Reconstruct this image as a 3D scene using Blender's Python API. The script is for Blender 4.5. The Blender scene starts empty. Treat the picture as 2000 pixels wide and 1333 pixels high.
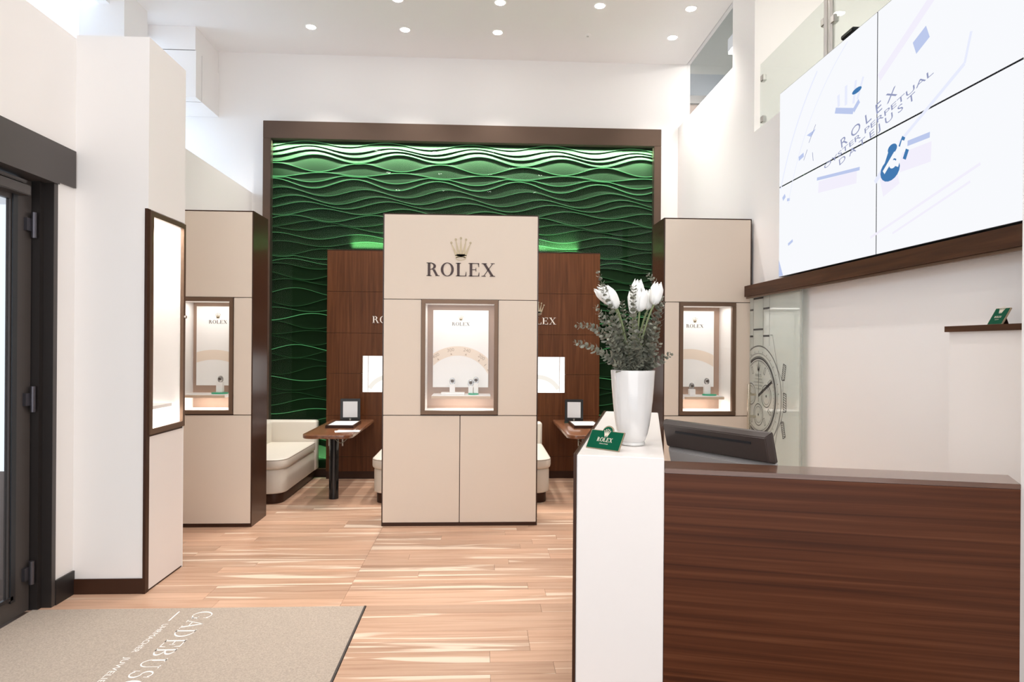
import bpy, bmesh, math, random
from mathutils import Vector, Matrix
R = random.Random(7)
PI = math.pi
sc = bpy.context.scene
col = sc.collection

# ------------------------------------------------------------------ camera
F, CY, CAMH = 1270.0, 676.4, 1.5
yaw, roll = math.atan(60 / 1270), 0.007
fw = Vector((math.sin(yaw), math.cos(yaw), 0))
r0 = Vector((math.cos(yaw), -math.sin(yaw), 0))
u0 = Vector((0, 0, 1))
rt = r0 * math.cos(roll) + u0 * math.sin(roll)
up = u0 * math.cos(roll) - r0 * math.sin(roll)
cd = bpy.data.cameras.new('camera')
cam = bpy.data.objects.new('camera', cd)
col.objects.link(cam)
cd.sensor_width = 36
cd.lens = F / 2000 * 36
cd.shift_y = (CY - 666.5) / 2000
cd.clip_start = 0.05
m = Matrix((rt, up, -fw)).transposed().to_4x4()
m.translation = (0, 0, CAMH)
cam.matrix_world = m
sc.camera = cam

# ------------------------------------------------------------------ world, light, exposure
sc.view_settings.view_transform = 'Standard'
sc.view_settings.look = 'None'
sc.view_settings.gamma = 1
sc.view_settings.use_curve_mapping = False
sc.view_settings.exposure = 0.32
w = bpy.data.worlds.new('world')
sc.world = w
w.use_nodes = True
bg = w.node_tree.nodes['Background']
bg.inputs[0].default_value = (0.78, 0.88, 1.0, 1)
bg.inputs[1].default_value = 1.0
sc.cycles.use_denoising = True
sc.cycles.use_adaptive_sampling = False
sc.cycles.max_bounces = 10
sc.cycles.diffuse_bounces = 6
sc.cycles.glossy_bounces = 4
sc.cycles.transparent_max_bounces = 16
sc.cycles.sample_clamp_indirect = 6


def area(name, loc, rot, sx, sy, energy, color=(1, 1, 1), parent=None, spread=PI):
    l = bpy.data.lights.new(name, 'AREA')
    l.shape = 'RECTANGLE'
    l.size, l.size_y, l.energy, l.color, l.spread = sx, sy, energy, color, spread
    o = bpy.data.objects.new(name, l)
    col.objects.link(o)
    if parent is not None:
        o.parent = parent
        loc = Vector(loc) - Vector(LOC.get(parent.name, (0, 0, 0)))
    o.location = loc
    o.rotation_euler = rot
    return o


LOC = {}
DAY = (0.80, 0.90, 1.0)
WARM = (1.0, 0.955, 0.90)
# fill added as an unseen shop front behind the camera; daylight from high left windows
area('shop_front_fill', (-0.3, -1.12, 2.3), (PI / 2, 0, 0), 3.8, 3.8, 62, (1.0, 0.945, 0.895))
area('high_window_daylight', (-6.3, 6.55, 4.55), (0, -PI / 2, 0), 2.1, 1.3, 100, (0.58, 0.77, 1.0))

# ------------------------------------------------------------------ materials
MATS = {}


def nm(name):
    mt = bpy.data.materials.new(name)
    mt.use_nodes = True
    nt = mt.node_tree
    return mt, nt, nt.nodes['Principled BSDF']


def mat(name, c, rough=0.5, metal=0.0, spec=0.5, coat=0.0, emit=None, es=0.0, bump=0.0, bscale=200, var=0.0):
    mt, nt, b = nm(name)
    b.inputs['Base Color'].default_value = (*c, 1)
    b.inputs['Roughness'].default_value = rough
    b.inputs['Metallic'].default_value = metal
    b.inputs['Specular IOR Level'].default_value = spec
    b.inputs['Coat Weight'].default_value = coat
    b.inputs['Coat Roughness'].default_value = 0.08
    if emit:
        b.inputs['Emission Color'].default_value = (*emit, 1)
        b.inputs['Emission Strength'].default_value = es
    if bump or var:
        tc = nt.nodes.new('ShaderNodeTexCoord')
        no = nt.nodes.new('ShaderNodeTexNoise')
        no.inputs['Scale'].default_value = bscale
        no.inputs['Detail'].default_value = 4
        nt.links.new(tc.outputs['Object'], no.inputs['Vector'])
        if bump:
            bp = nt.nodes.new('ShaderNodeBump')
            bp.inputs['Strength'].default_value = bump
            bp.inputs['Distance'].default_value = 0.002
            nt.links.new(no.outputs['Fac'], bp.inputs['Height'])
            nt.links.new(bp.outputs['Normal'], b.inputs['Normal'])
        if var:
            cr = nt.nodes.new('ShaderNodeValToRGB')
            cr.color_ramp.elements[0].color = (*[x * (1 - var) for x in c], 1)
            cr.color_ramp.elements[1].color = (*[min(1, x * (1 + var)) for x in c], 1)
            cr.color_ramp.elements[0].position = 0.3
            cr.color_ramp.elements[1].position = 0.7
            nt.links.new(no.outputs['Fac'], cr.inputs['Fac'])
            nt.links.new(cr.outputs['Color'], b.inputs['Base Color'])
    MATS[name] = mt
    return mt


def wood(name, dark, mid, light, scale, rough=0.35, rnd=False, coat=0.0, streak=None, sscale=None, spec=0.5):
    """grain stretched along one axis (scale small along the grain), object coordinates in metres"""
    mt, nt, b = nm(name)
    N, L = nt.nodes, nt.links
    tc = N.new('ShaderNodeTexCoord')
    vec = tc.outputs['Object']
    oi = None
    if rnd:
        oi = N.new('ShaderNodeObjectInfo')
        mu = N.new('ShaderNodeVectorMath')
        mu.operation = 'SCALE'
        mu.inputs[0].default_value = (37.0, 11.0, 23.0)
        L.new(oi.outputs['Random'], mu.inputs['Scale'])
        ad = N.new('ShaderNodeVectorMath')
        L.new(vec, ad.inputs[0])
        L.new(mu.outputs[0], ad.inputs[1])
        vec = ad.outputs[0]

    def noise(sc3, detail, dist):
        mp = N.new('ShaderNodeMapping')
        mp.inputs['Scale'].default_value = sc3
        L.new(vec, mp.inputs['Vector'])
        no = N.new('ShaderNodeTexNoise')
        no.inputs['Scale'].default_value = 1.0
        no.inputs['Detail'].default_value = detail
        no.inputs['Distortion'].default_value = dist
        L.new(mp.outputs[0], no.inputs['Vector'])
        return no.outputs['Fac']
    g = noise(scale, 7, 0.6)
    cr = N.new('ShaderNodeValToRGB')
    e = cr.color_ramp.elements
    e[0].position, e[1].position = 0.30, 0.72
    e[0].color, e[1].color = (*dark, 1), (*light, 1)
    k = cr.color_ramp.elements.new(0.5)
    k.color = (*mid, 1)
    L.new(g, cr.inputs['Fac'])
    out = cr.outputs['Color']
    if rnd:
        hs = N.new('ShaderNodeHueSaturation')
        mr = N.new('ShaderNodeMapRange')
        mr.inputs['To Min'].default_value, mr.inputs['To Max'].default_value = 0.80, 1.13
        L.new(oi.outputs['Random'], mr.inputs['Value'])
        L.new(mr.outputs[0], hs.inputs['Value'])
        L.new(out, hs.inputs['Color'])
        out = hs.outputs['Color']
    if streak:
        s = noise(sscale, 3, 0.8)
        c2 = N.new('ShaderNodeValToRGB')
        c2.color_ramp.elements[0].position, c2.color_ramp.elements[1].position = 0.575, 0.625
        L.new(s, c2.inputs['Fac'])
        mx = N.new('ShaderNodeMix')
        mx.data_type = 'RGBA'
        L.new(c2.outputs['Color'], mx.inputs['Factor'])
        L.new(out, mx.inputs[6])
        mx.inputs[7].default_value = (*streak, 1)
        out = mx.outputs[2]
    L.new(out, b.inputs['Base Color'])
    b.inputs['Roughness'].default_value = rough
    b.inputs['Coat Weight'].default_value = coat
    b.inputs['Coat Roughness'].default_value = 0.12
    b.inputs['Specular IOR Level'].default_value = spec
    MATS[name] = mt
    return mt


def glassmat(name, ior=1.45, tint=(1, 1, 1), rough=0.0, milk=0.0, milkc=(0.8, 0.9, 0.84)):
    mt, nt, b = nm(name)
    N, L = nt.nodes, nt.links
    N.remove(b)
    out = N['Material Output']
    tr = N.new('ShaderNodeBsdfTransparent')
    tr.inputs[0].default_value = (*tint, 1)
    gl = N.new('ShaderNodeBsdfGlossy')
    gl.inputs['Roughness'].default_value = rough
    # thin pane: Schlick reflectance, the same from both faces
    ge = N.new('ShaderNodeNewGeometry')
    dt = N.new('ShaderNodeVectorMath')
    dt.operation = 'DOT_PRODUCT'
    L.new(ge.outputs['Incoming'], dt.inputs[0])
    L.new(ge.outputs['Normal'], dt.inputs[1])

    def op(kind, a, b_=None):
        k = N.new('ShaderNodeMath')
        k.operation = kind
        for i, x in enumerate((a, b_)):
            if x is None:
                continue
            if isinstance(x, (int, float)):
                k.inputs[i].default_value = x
            else:
                L.new(x, k.inputs[i])
        return k.outputs[0]
    f0 = ((ior - 1) / (ior + 1)) ** 2
    cosv = op('ABSOLUTE', dt.outputs['Value'])
    sch = op('POWER', op('SUBTRACT', 1.0, cosv), 5.0)
    fres = op('ADD', op('MULTIPLY', sch, 1 - f0), f0)
    base = tr.outputs[0]
    if milk:
        df = N.new('ShaderNodeBsdfDiffuse')
        df.inputs[0].default_value = (*milkc, 1)
        m1 = N.new('ShaderNodeMixShader')
        m1.inputs[0].default_value = milk
        L.new(base, m1.inputs[1])
        L.new(df.outputs[0], m1.inputs[2])
        base = m1.outputs[0]
    mx = N.new('ShaderNodeMixShader')
    L.new(fres, mx.inputs[0])
    L.new(base, mx.inputs[1])
    L.new(gl.outputs[0], mx.inputs[2])
    L.new(mx.outputs[0], out.inputs['Surface'])
    MATS[name] = mt
    return mt


def emis(name, c, s):
    mt, nt, b = nm(name)
    b.inputs['Base Color'].default_value = (0, 0, 0, 1)
    b.inputs['Specular IOR Level'].default_value = 0.0
    b.inputs['Emission Color'].default_value = (*c, 1)
    b.inputs['Emission Strength'].default_value = s
    MATS[name] = mt
    return mt


mat('white', (0.88, 0.855, 0.835), 0.6)
mat('ceilwhite', (0.92, 0.895, 0.88), 0.7)
mat('lacquer', (0.86, 0.815, 0.785), 0.35)
mat('panelwhite', (0.84, 0.79, 0.765), 0.4)
mat('cream', (0.74, 0.64, 0.54), 0.55, bump=0.25, bscale=350, var=0.02)
mat('sofa', (0.74, 0.685, 0.60), 0.42, bump=0.15, bscale=300)
mat('piping', (0.30, 0.24, 0.18), 0.6)
mat('bronze', (0.17, 0.105, 0.068), 0.38, metal=0.55)
mat('darkbrown', (0.048, 0.020, 0.011), 0.35, spec=0.22)
mat('darkgloss', (0.045, 0.020, 0.012), 0.26)
mat('frame_metal', (0.13, 0.088, 0.066), 0.33, metal=0.8)
mat('tan', (0.40, 0.27, 0.20), 0.5)
mat('doorgrey', (0.060, 0.050, 0.046), 0.42)
mat('doordark', (0.018, 0.014, 0.013), 0.45)
mat('gasket', (0.012, 0.013, 0.016), 0.4)
mat('hinge', (0.10, 0.095, 0.11), 0.35, metal=0.8)
mat('steel', (0.62, 0.60, 0.57), 0.28, metal=1.0)
mat('nickel', (0.72, 0.66, 0.54), 0.22, metal=1.0)
mat('mat_grey', (0.44, 0.365, 0.30), 0.95, bump=0.8, bscale=150, var=0.17)
mat('print_white', (0.88, 0.86, 0.83), 0.7)
mat('gold', (0.42, 0.34, 0.22), 0.35, metal=0.4)
mat('logo_brown', (0.040, 0.012, 0.008), 0.4)
mat('logo_silver', (0.80, 0.72, 0.64), 0.3, metal=0.3)
mat('poster', (0.92, 0.91, 0.89), 0.5)
mat('print_tan', (0.66, 0.50, 0.36), 0.6)
mat('print_grey', (0.07, 0.055, 0.045), 0.6)
mat('casewhite', (0.90, 0.88, 0.86), 0.4)
mat('greenpad', (0.02, 0.42, 0.22), 0.3)
mat('signgreen', (0.001, 0.075, 0.036), 0.4, spec=0.08)
mat('signgold', (0.45, 0.36, 0.25), 0.35, metal=0.6)
mat('signtext', (0.80, 0.70, 0.58), 0.4)
mat('black', (0.012, 0.012, 0.012), 0.35)
mat('blackgloss', (0.012, 0.013, 0.014), 0.12)
mat('monitor', (0.048, 0.035, 0.031), 0.32)
mat('painted_sheen_grey', (0.42, 0.40, 0.39), 0.35)  # reflection tone painted on the monitor's lower back
mat('plasticwhite', (0.75, 0.75, 0.75), 0.4)
mat('vase', (0.72, 0.705, 0.69), 0.06, coat=0.8)
mat('soil', (0.03, 0.035, 0.025), 0.9)
mat('petal', (0.90, 0.90, 0.87), 0.5)
mat('stemgreen', (0.20, 0.24, 0.11), 0.5)
mat('tulipleaf', (0.16, 0.19, 0.10), 0.45)
mat('euca', (0.20, 0.205, 0.16), 0.42, var=0.55, bscale=45)
mat('eucastem', (0.17, 0.15, 0.11), 0.6)
mat('screenframe', (0.010, 0.012, 0.018), 0.3)
mat('joint', (0.10, 0.06, 0.04), 0.8)
mat('greyblue', (0.24, 0.30, 0.35), 0.6)
mat('sage', (0.46, 0.48, 0.43), 0.6)
mat('ink', (0.045, 0.045, 0.045), 0.6)
mat('ink2', (0.13, 0.135, 0.13), 0.6)
mat('strap', (0.45, 0.45, 0.45), 0.25, metal=0.9)
mat('wavegreen', (0.0045, 0.018, 0.005), 0.6, spec=0.1)
mat('edge1', (0.014, 0.06, 0.018), 0.5, emit=(0.24, 0.85, 0.34), es=0.36, spec=0.1)  # crest light put into the material as emission, in graded strengths
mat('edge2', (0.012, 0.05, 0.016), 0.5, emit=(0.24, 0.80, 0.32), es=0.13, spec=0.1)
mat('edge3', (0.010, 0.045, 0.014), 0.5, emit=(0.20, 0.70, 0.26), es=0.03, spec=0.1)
wood('walnut_v', (0.075, 0.025, 0.008), (0.105, 0.036, 0.012), (0.145, 0.052, 0.019), (38, 38, 1.6), 0.36, spec=0.2)
wood('walnut_desk', (0.050, 0.014, 0.005), (0.085, 0.025, 0.009), (0.125, 0.042, 0.017), (0.7, 40, 52), 0.38, spec=0.2)
wood('walnut_top', (0.10, 0.045, 0.026), (0.15, 0.07, 0.042), (0.20, 0.10, 0.06), (1.6, 30, 30), 0.25, coat=0.5)
wood('walnut_beam', (0.040, 0.015, 0.006), (0.062, 0.024, 0.010), (0.092, 0.038, 0.017), (30, 1.5, 30), 0.45, spec=0.2)
wood('walnut_table', (0.16, 0.062, 0.030), (0.23, 0.095, 0.047), (0.29, 0.13, 0.065), (26, 2.0, 26), 0.2, coat=0.6)
wood('plank', (0.50, 0.285, 0.185), (0.60, 0.375, 0.255), (0.66, 0.43, 0.305), (1.6, 34, 8), 0.36, rnd=True,
     streak=(0.80, 0.63, 0.49), sscale=(0.55, 9.0, 3.0))
glassmat('clear_glass', 1.35)
glassmat('wave_glass', 1.17, tint=(0.97, 1, 0.97))
glassmat('green_glass', 1.5, tint=(0.96, 0.985, 0.97), milk=0.08, milkc=(0.80, 0.82, 0.79))
glassmat('door_glass', 1.55, tint=(0.93, 0.97, 0.94), milk=0.42, milkc=(0.83, 0.87, 0.83))
emis('lamp', (1, 0.97, 0.92), 40.0)
emis('lightbox', (1.0, 0.985, 0.96), 1.15)
emis('scale_lit', (0.95, 0.90, 0.82), 0.80)
emis('scr_white', (0.955, 0.968, 1.0), 0.79)
emis('scr_text', (0.30, 0.33, 0.52), 0.79)
emis('scr_pale', (0.83, 0.86, 1.0), 0.79)
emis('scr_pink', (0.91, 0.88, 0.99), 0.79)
emis('scr_blue', (0.06, 0.20, 0.45), 0.79)
emis('scr_mid', (0.52, 0.60, 0.86), 0.79)
emis('outside', (0.75, 0.88, 1.0), 0.9)


# ------------------------------------------------------------------ mesh helpers
class MB:
    def __init__(s):
        s.v, s.f = [], []

    def add(s, v, f):
        o = len(s.v)
        s.v += [tuple(p) for p in v]
        s.f += [tuple(i + o for i in q) for q in f]
        return s

    def box(s, x0, x1, y0, y1, z0, z1):
        v = [(x, y, z) for z in (z0, z1) for (x, y) in ((x0, y0), (x1, y0), (x1, y1), (x0, y1))]
        return s.add(v, [(3, 2, 1, 0), (4, 5, 6, 7), (0, 1, 5, 4), (1, 2, 6, 5), (2, 3, 7, 6), (3, 0, 4, 7)])

    def loops(s, L, cap0=True, cap1=True, closed=True):
        n = len(L[0])
        v = [p for l in L for p in l]
        f = []
        rng = n if closed else n - 1
        for i in range(len(L) - 1):
            for j in range(rng):
                k = (j + 1) % n
                f.append((i * n + j, i * n + k, (i + 1) * n + k, (i + 1) * n + j))
        if cap0:
            f.append(tuple(range(n - 1, -1, -1)))
        if cap1:
            f.append(tuple((len(L) - 1) * n + j for j in range(n)))
        return s.add(v, f)

    def prism(s, pts, z0, z1):
        return s.loops([[(x, y, z0) for x, y in pts], [(x, y, z1) for x, y in pts]])

    def lathe(s, prof, n=32, c=(0, 0, 0), cap0=True, cap1=True):
        L = [[(c[0] + r * math.cos(2 * PI * k / n), c[1] + r * math.sin(2 * PI * k / n), c[2] + z) for k in range(n)] for r, z in prof]
        return s.loops(L, cap0, cap1)

    def tube(s, path, rad, n=8, cap=True):
        P = [Vector(p) for p in path]
        if not isinstance(rad, (list, tuple)):
            rad = [rad] * len(P)
        L = []
        prev = None
        for i, p in enumerate(P):
            t = (P[min(i + 1, len(P) - 1)] - P[max(i - 1, 0)]).normalized()
            a = prev if prev is not None else (Vector((0, 0, 1)) if abs(t.z) < 0.9 else Vector((1, 0, 0)))
            a = (a - t * a.dot(t)).normalized()
            prev = a
            b = t.cross(a)
            L.append([tuple(p + (a * math.cos(2 * PI * k / n) + b * math.sin(2 * PI * k / n)) * rad[i]) for k in range(n)])
        return s.loops(L, cap, cap)

    def rbox(s, x0, x1, y0, y1, z0, z1, rc, bev=0.02, seg=5, bevb=None):
        """box with rounded plan corners (rc: one radius or four for x0y0,x1y0,x1y1,x0y1) and rounded top/bottom edges"""
        if not isinstance(rc, (list, tuple)):
            rc = [rc] * 4
        bevb = bev if bevb is None else bevb

        def outline(ins, z):
            pts = []
            for (cx, cy, sx, sy, a0, r) in ((x0, y0, 1, 1, PI, rc[0]), (x1, y0, -1, 1, 1.5 * PI, rc[1]), (x1, y1, -1, -1, 0, rc[2]), (x0, y1, 1, -1, 0.5 * PI, rc[3])):
                rr = max(r - ins, 0.0005)
                ox, oy = cx + sx * (ins + rr), cy + sy * (ins + rr)
                for k in range(seg + 1):
                    a = a0 + k / seg * PI / 2
                    pts.append((ox + rr * math.cos(a), oy + rr * math.sin(a), z))
            return pts
        L = []
        for k in range(4):
            a = k / 3 * PI / 2
            L.append(outline(bevb * (1 - math.sin(a)), z0 + bevb * (1 - math.cos(a))))
        for k in range(4):
            a = k / 3 * PI / 2
            L.append(outline(bev * (1 - math.cos(a)), z1 - bev * (1 - math.sin(a))))
        return s.loops(L)

    def build(s, name, mt, parent=None, local=False, smooth=None, bevel=0.0, seg=2):
        v = s.v
        if parent is not None and not local:
            o = LOC.get(parent.name, (0, 0, 0))
            v = [(a - o[0], b - o[1], c - o[2]) for a, b, c in v]
        me = bpy.data.meshes.new(name)
        me.from_pydata(v, [], s.f)
        bm = bmesh.new()
        bm.from_mesh(me)
        bmesh.ops.recalc_face_normals(bm, faces=bm.faces)
        if bevel:
            ed = [e for e in bm.edges if len(e.link_faces) == 2 and e.calc_face_angle(0) > 0.6]
            bmesh.ops.bevel(bm, geom=ed, offset=bevel, segments=seg, affect='EDGES', clamp_overlap=True)
        bm.to_mesh(me)
        bm.free()
        if smooth is not None:
            for p in me.polygons:
                p.use_smooth = True
            me.set_sharp_from_angle(angle=math.radians(smooth))
        me.materials.append(MATS[mt])
        o = bpy.data.objects.new(name, me)
        col.objects.link(o)
        if parent is not None:
            o.parent = parent
            LOC[o.name] = LOC.get(parent.name, (0, 0, 0))
        return o


def tag(o, label, cat=None, group=None, kind=None):
    if label:
        o['label'] = label
    if cat:
        o['category'] = cat
    if group:
        o['group'] = group
    if kind:
        o['kind'] = kind
    return o


def root(name, label, cat, loc=(0, 0, 0), rz=0.0, group=None, kind=None):
    o = bpy.data.objects.new(name, None)
    o.empty_display_size = 0.1
    col.objects.link(o)
    o.location = loc
    o.rotation_euler = (0, 0, rz)
    LOC[o.name] = tuple(loc)
    return tag(o, label, cat, group, kind)


def struct(name, mb, mt, label, cat, **kw):
    return tag(mb.build(name, mt, **kw), label, cat, None, 'structure')


def B(*boxes):
    mb = MB()
    for b in boxes:
        mb.box(*b)
    return mb


def dup(o, parent, loc=None):
    c = o.copy()
    col.objects.link(c)
    c.parent = parent
    if loc is not None:
        c.location = loc
    return c


# ------------------------------------------------------------------ flat lettering (own serif glyphs) and the crown
def ell(cx, cy, rx, ry, a0, a1, n=20):
    return [(cx + rx * math.cos(math.radians(a0 + (a1 - a0) * k / n)), cy + ry * math.sin(math.radians(a0 + (a1 - a0) * k / n))) for k in range(n + 1)]


def ring(cx, cy, ro, ri, a0=0, a1=360, n=24):
    o, i = ell(cx, cy, ro[0], ro[1], a0, a1, n), ell(cx, cy, ri[0], ri[1], a0, a1, n)
    return [[o[k], o[k + 1], i[k + 1], i[k]] for k in range(n)]


def rc4(x0, y0, x1, y1):
    return [(x0, y0), (x1, y0), (x1, y1), (x0, y1)]


def stem(x, wd=0.18, s=0.09, b=0.05):
    return [rc4(x, 0, x + wd, 1), rc4(x - s, 0, x + wd + s, b), rc4(x - s, 1 - b, x + wd + s, 1)]


def glyph(ch, wd=0.18, b=0.05):
    sx = 0.1 + wd
    if ch == 'R':
        return stem(0.1, wd, 0.09, b) + ring(sx, 0.735, (0.42, 0.265), (0.42 - wd, 0.215), -90, 90) + [rc4(sx, 0.95, sx + 0.05, 1), rc4(sx, 0.47, sx + 0.05, 0.52),
                [(0.44, 0.5), (0.44 + wd, 0.5), (0.70 + wd, 0.02), (0.70, 0.02)], rc4(0.66, 0, 0.98, b)], 0.93
    if ch == 'O':
        return ring(0.5, 0.5, (0.49, 0.52), (0.49 - wd, 0.465), 0, 360, 32), 1.0
    if ch == 'L':
        return stem(0.1, wd, 0.09, b) + [rc4(sx, 0, 0.80, b), [(0.71, b), (0.80, b), (0.80, 0.34), (0.765, 0.34)]], 0.82
    if ch == 'E':
        return stem(0.1, wd, 0.09, b) + [rc4(sx, 0.95, 0.8, 1), rc4(sx, 0, 0.82, b), rc4(sx, 0.48, 0.58, 0.53), rc4(0.55, 0.36, 0.59, 0.65),
                [(0.71, 0.95), (0.80, 0.95), (0.80, 0.70), (0.765, 0.70)], [(0.73, b), (0.82, b), (0.82, 0.30), (0.785, 0.30)]], 0.86
    if ch == 'X':
        return [[(0.10, 0.97), (0.12 + wd, 0.97), (0.92, 0.03), (0.90 - wd, 0.03)], [(0.13, 0.03), (0.19, 0.03), (0.86, 0.97), (0.80, 0.97)],
                rc4(0.0, 0.95, 0.40, 1), rc4(0.68, 0.95, 0.98, 1), rc4(0.0, 0, 0.31, b), rc4(0.62, 0, 1.02, b)], 1.02
    if ch == 'G':
        return ring(0.52, 0.5, (0.49, 0.52), (0.49 - wd, 0.475), 42, 322) + [rc4(0.80, 0.06, 0.80 + wd * .8, 0.42), rc4(0.68, 0.38, 1.0, 0.42), [(0.84, 0.70), (0.89, 0.70), (0.89, 0.98), (0.86, 0.98)]], 1.0
    if ch == 'A':
        return [[(0.08, 0.02), (0.14, 0.02), (0.52, 0.98), (0.46, 1.0)], [(0.44, 1.0), (0.50 + wd * .3, 1.0), (0.96, 0.02), (0.94 - wd, 0.02)],
                rc4(0.24, 0.33, 0.74, 0.38), rc4(0.0, 0, 0.26, b), rc4(0.68, 0, 1.04, b)], 1.04
    if ch == 'D':
        return stem(0.1, wd, 0.09, b) + ring(sx, 0.5, (0.62, 0.5), (0.62 - wd, 0.45), -90, 90), 1.0
    if ch == 'B':
        return stem(0.1, wd, 0.09, b) + ring(sx, 0.75, (0.42, 0.25), (0.42 - wd, 0.205), -90, 90) + ring(sx, 0.26, (0.50, 0.26), (0.50 - wd, 0.21), -90, 90), 0.88
    if ch == 'U':
        return [rc4(0.12, 0.36, 0.12 + wd, 1), rc4(0.02, 0.95, 0.22 + wd, 1), rc4(0.78, 0.36, 0.83, 1), rc4(0.66, 0.95, 0.95, 1)] + ring(0.475, 0.36, (0.355, 0.38), (0.32 - wd * .3, 0.32), 180, 360), 0.98
    if ch == 'S':
        return ring(0.38, 0.745, (0.30, 0.275), (0.30 - wd * .9, 0.225), 30, 270) + ring(0.38, 0.255, (0.32, 0.275), (0.32 - wd * .9, 0.225), -150, 90) + [[(0.60, 0.72), (0.65, 0.72), (0.65, 1.0), (0.62, 1.0)], [(0.06, 0.30), (0.11, 0.30), (0.09, 0.0), (0.06, 0.0)]], 0.76
    if ch == 'C':
        return ring(0.52, 0.5, (0.49, 0.52), (0.49 - wd, 0.475), 42, 318) + [[(0.84, 0.68), (0.89, 0.68), (0.89, 0.98), (0.86, 0.98)]], 0.94
    if ch == 'H':
        return stem(0.1, wd) + stem(0.74, wd) + [rc4(sx, 0.48, 0.74, 0.53)], 1.08
    return [], 0.4


def word(text, wd=0.18, b=0.05, gap=0.13):
    out, x = [], 0.0
    for ch in text:
        ps, adv = glyph(ch, wd, b)
        out += [[(px + x, py) for px, py in p] for p in ps]
        x += adv + gap
    return out, x - gap


def crown():
    """five-pointed coronet in a box about 1 wide, 1.1 high, centred on x = 0"""
    P = []
    tips = [(-0.46, 0.82), (-0.245, 0.98), (0, 1.05), (0.245, 0.98), (0.46, 0.82)]
    base = [(-0.20, 0.22), (-0.10, 0.20), (0, 0.19), (0.10, 0.20), (0.20, 0.22)]
    for (tx, ty), (bx, by) in zip(tips, base):
        P.append([(bx - 0.075, by), (bx + 0.075, by), (tx + 0.014, ty), (tx - 0.014, ty)])
        P.append(ell(tx, ty + 0.03, 0.058, 0.058, 0, 330, 11))
    P.append([(-0.275, 0.25), (-0.24, 0.12), (0.24, 0.12), (0.275, 0.25), (0.14, 0.30), (-0.14, 0.30)])
    P += ring(0, 0.10, (0.25, 0.10), (0.20, 0.062), 0, 360, 24)
    return P


def flat(polys, O, U, V, scale, thick=0.0, off=(0, 0), shear=0.0, su=None):
    """polygons (2D) -> mesh on the plane O,U,V, raised by thick along U x V"""
    O, U, V = Vector(O), Vector(U), Vector(V)
    n = U.cross(V).normalized()
    su = scale if su is None else su
    mb = MB()
    for p in polys:
        pts = [O + U * ((x + shear * y) * su + off[0]) + V * (y * scale + off[1]) for x, y in p]
        k = len(pts)
        if thick:
            top = [q + n * thick for q in pts]
            mb.add([tuple(q) for q in pts + top], [tuple(range(k, 2 * k))] + [(i, (i + 1) % k, k + (i + 1) % k, k + i) for i in range(k)])
        else:
            mb.add([tuple(q) for q in pts], [tuple(range(k))])
    return mb


def font_polys(text, fit=None):
    """the built-in sans font as 2D polygons, cap height 1"""
    c = bpy.data.curves.new('t', 'FONT')
    c.body = text
    c.size = 1.0
    c.resolution_u = 3
    o = bpy.data.objects.new('t', c)
    col.objects.link(o)
    bpy.context.view_layer.update()
    me = bpy.data.meshes.new_from_object(o.evaluated_get(bpy.context.evaluated_depsgraph_get()))
    ys = [v.co.y for v in me.vertices]
    h = 0.73
    P = [[(me.vertices[i].co.x / h, me.vertices[i].co.y / h) for i in p.vertices] for p in me.polygons]
    wd = max(x for p in P for x, y in p)
    bpy.data.objects.remove(o)
    bpy.data.meshes.remove(me)
    bpy.data.curves.remove(c)
    return P, wd


def logo(parent, cx, cz, y, height, lm, cm, thick=0.003, local=False, crownh=None, crowngap=None):
    """crown above the word, facing -y"""
    P, wd = word('ROLEX')
    a = flat(P, (cx - wd * height / 2, y, cz), (1, 0, 0), (0, 0, 1), height, thick)
    a.build('lettering', lm, parent, local)
    ch = crownh or height * 1.9
    c = flat(crown(), (cx, y, cz + height + (crowngap or height * 0.35)), (1, 0, 0), (0, 0, 1), ch / 1.1, thick)
    c.build('crown_emblem', cm, parent, local)


# ------------------------------------------------------------------ the room
XL, XR, YB, ZC = -2.64, 2.31, 7.60, 4.848
# floor: slab, joint and planks
fl = struct('floor', B((-6.5, 5.2, -1.3, 7.9, -0.12, -0.012)), 'joint', 'light hardwood plank floor of the showroom', 'floor')
PW = 0.115
meshes = {}


def plank(x0, x1, y0, y1):
    L = round(x1 - x0, 2)
    W = round(y1 - y0, 3)
    key = (L, W)
    if key not in meshes:
        g = 0.0007
        o = B((g, L - g, g, W - g, -0.0115, 0.0)).build('plank', 'plank')
        meshes[key] = o.data
        bpy.data.objects.remove(o)
    o = bpy.data.objects.new('plank', meshes[key])
    col.objects.link(o)
    o.parent = fl
    o.location = (x0, y0, 0)


def lay(x0, x1, y0, y1, seed):
    q = random.Random(seed)
    y = y0
    while y < y1 - 0.02:
        ye = min(y + PW, y1)
        x = x0 - 0.1 * q.randint(0, 9)
        while x < x1 - 0.01:
            ln = 0.1 * q.randint(9, 18)
            a, b = max(x, x0), min(x + ln, x1)
            if x1 - b < 0.25:
                b = x1
            if b - a > 0.2:
                plank(a, b, y, ye)
                x = b
            else:
                x += ln
        y = ye


lay(-0.80, 2.30, 3.77, 7.45, 3)
lay(-0.648, 2.30, 2.16, 3.77, 5)
lay(-2.62, -0.804, 3.77, 7.45, 8)
# ceiling
struct('ceiling', B((-3.52, 2.45, -1.3, 7.8, ZC, ZC + 0.15), (2.45, 5.2, -1.3, 5.6, ZC, ZC + 0.15)), 'ceilwhite', 'white plaster ceiling with rows of downlights', 'ceiling')
struct('ceiling_upper_left', B((-6.6, -3.52, -1.3, 7.8, 6.0, 6.15)), 'ceilwhite', 'raised white ceiling over the daylit upper left corner', 'ceiling')
struct('trim_1', B((-3.62, -3.52, 1.0, 7.0, 4.70, 6.0)), 'ceilwhite', 'white ceiling beam running back at the upper left', 'beam')
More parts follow.
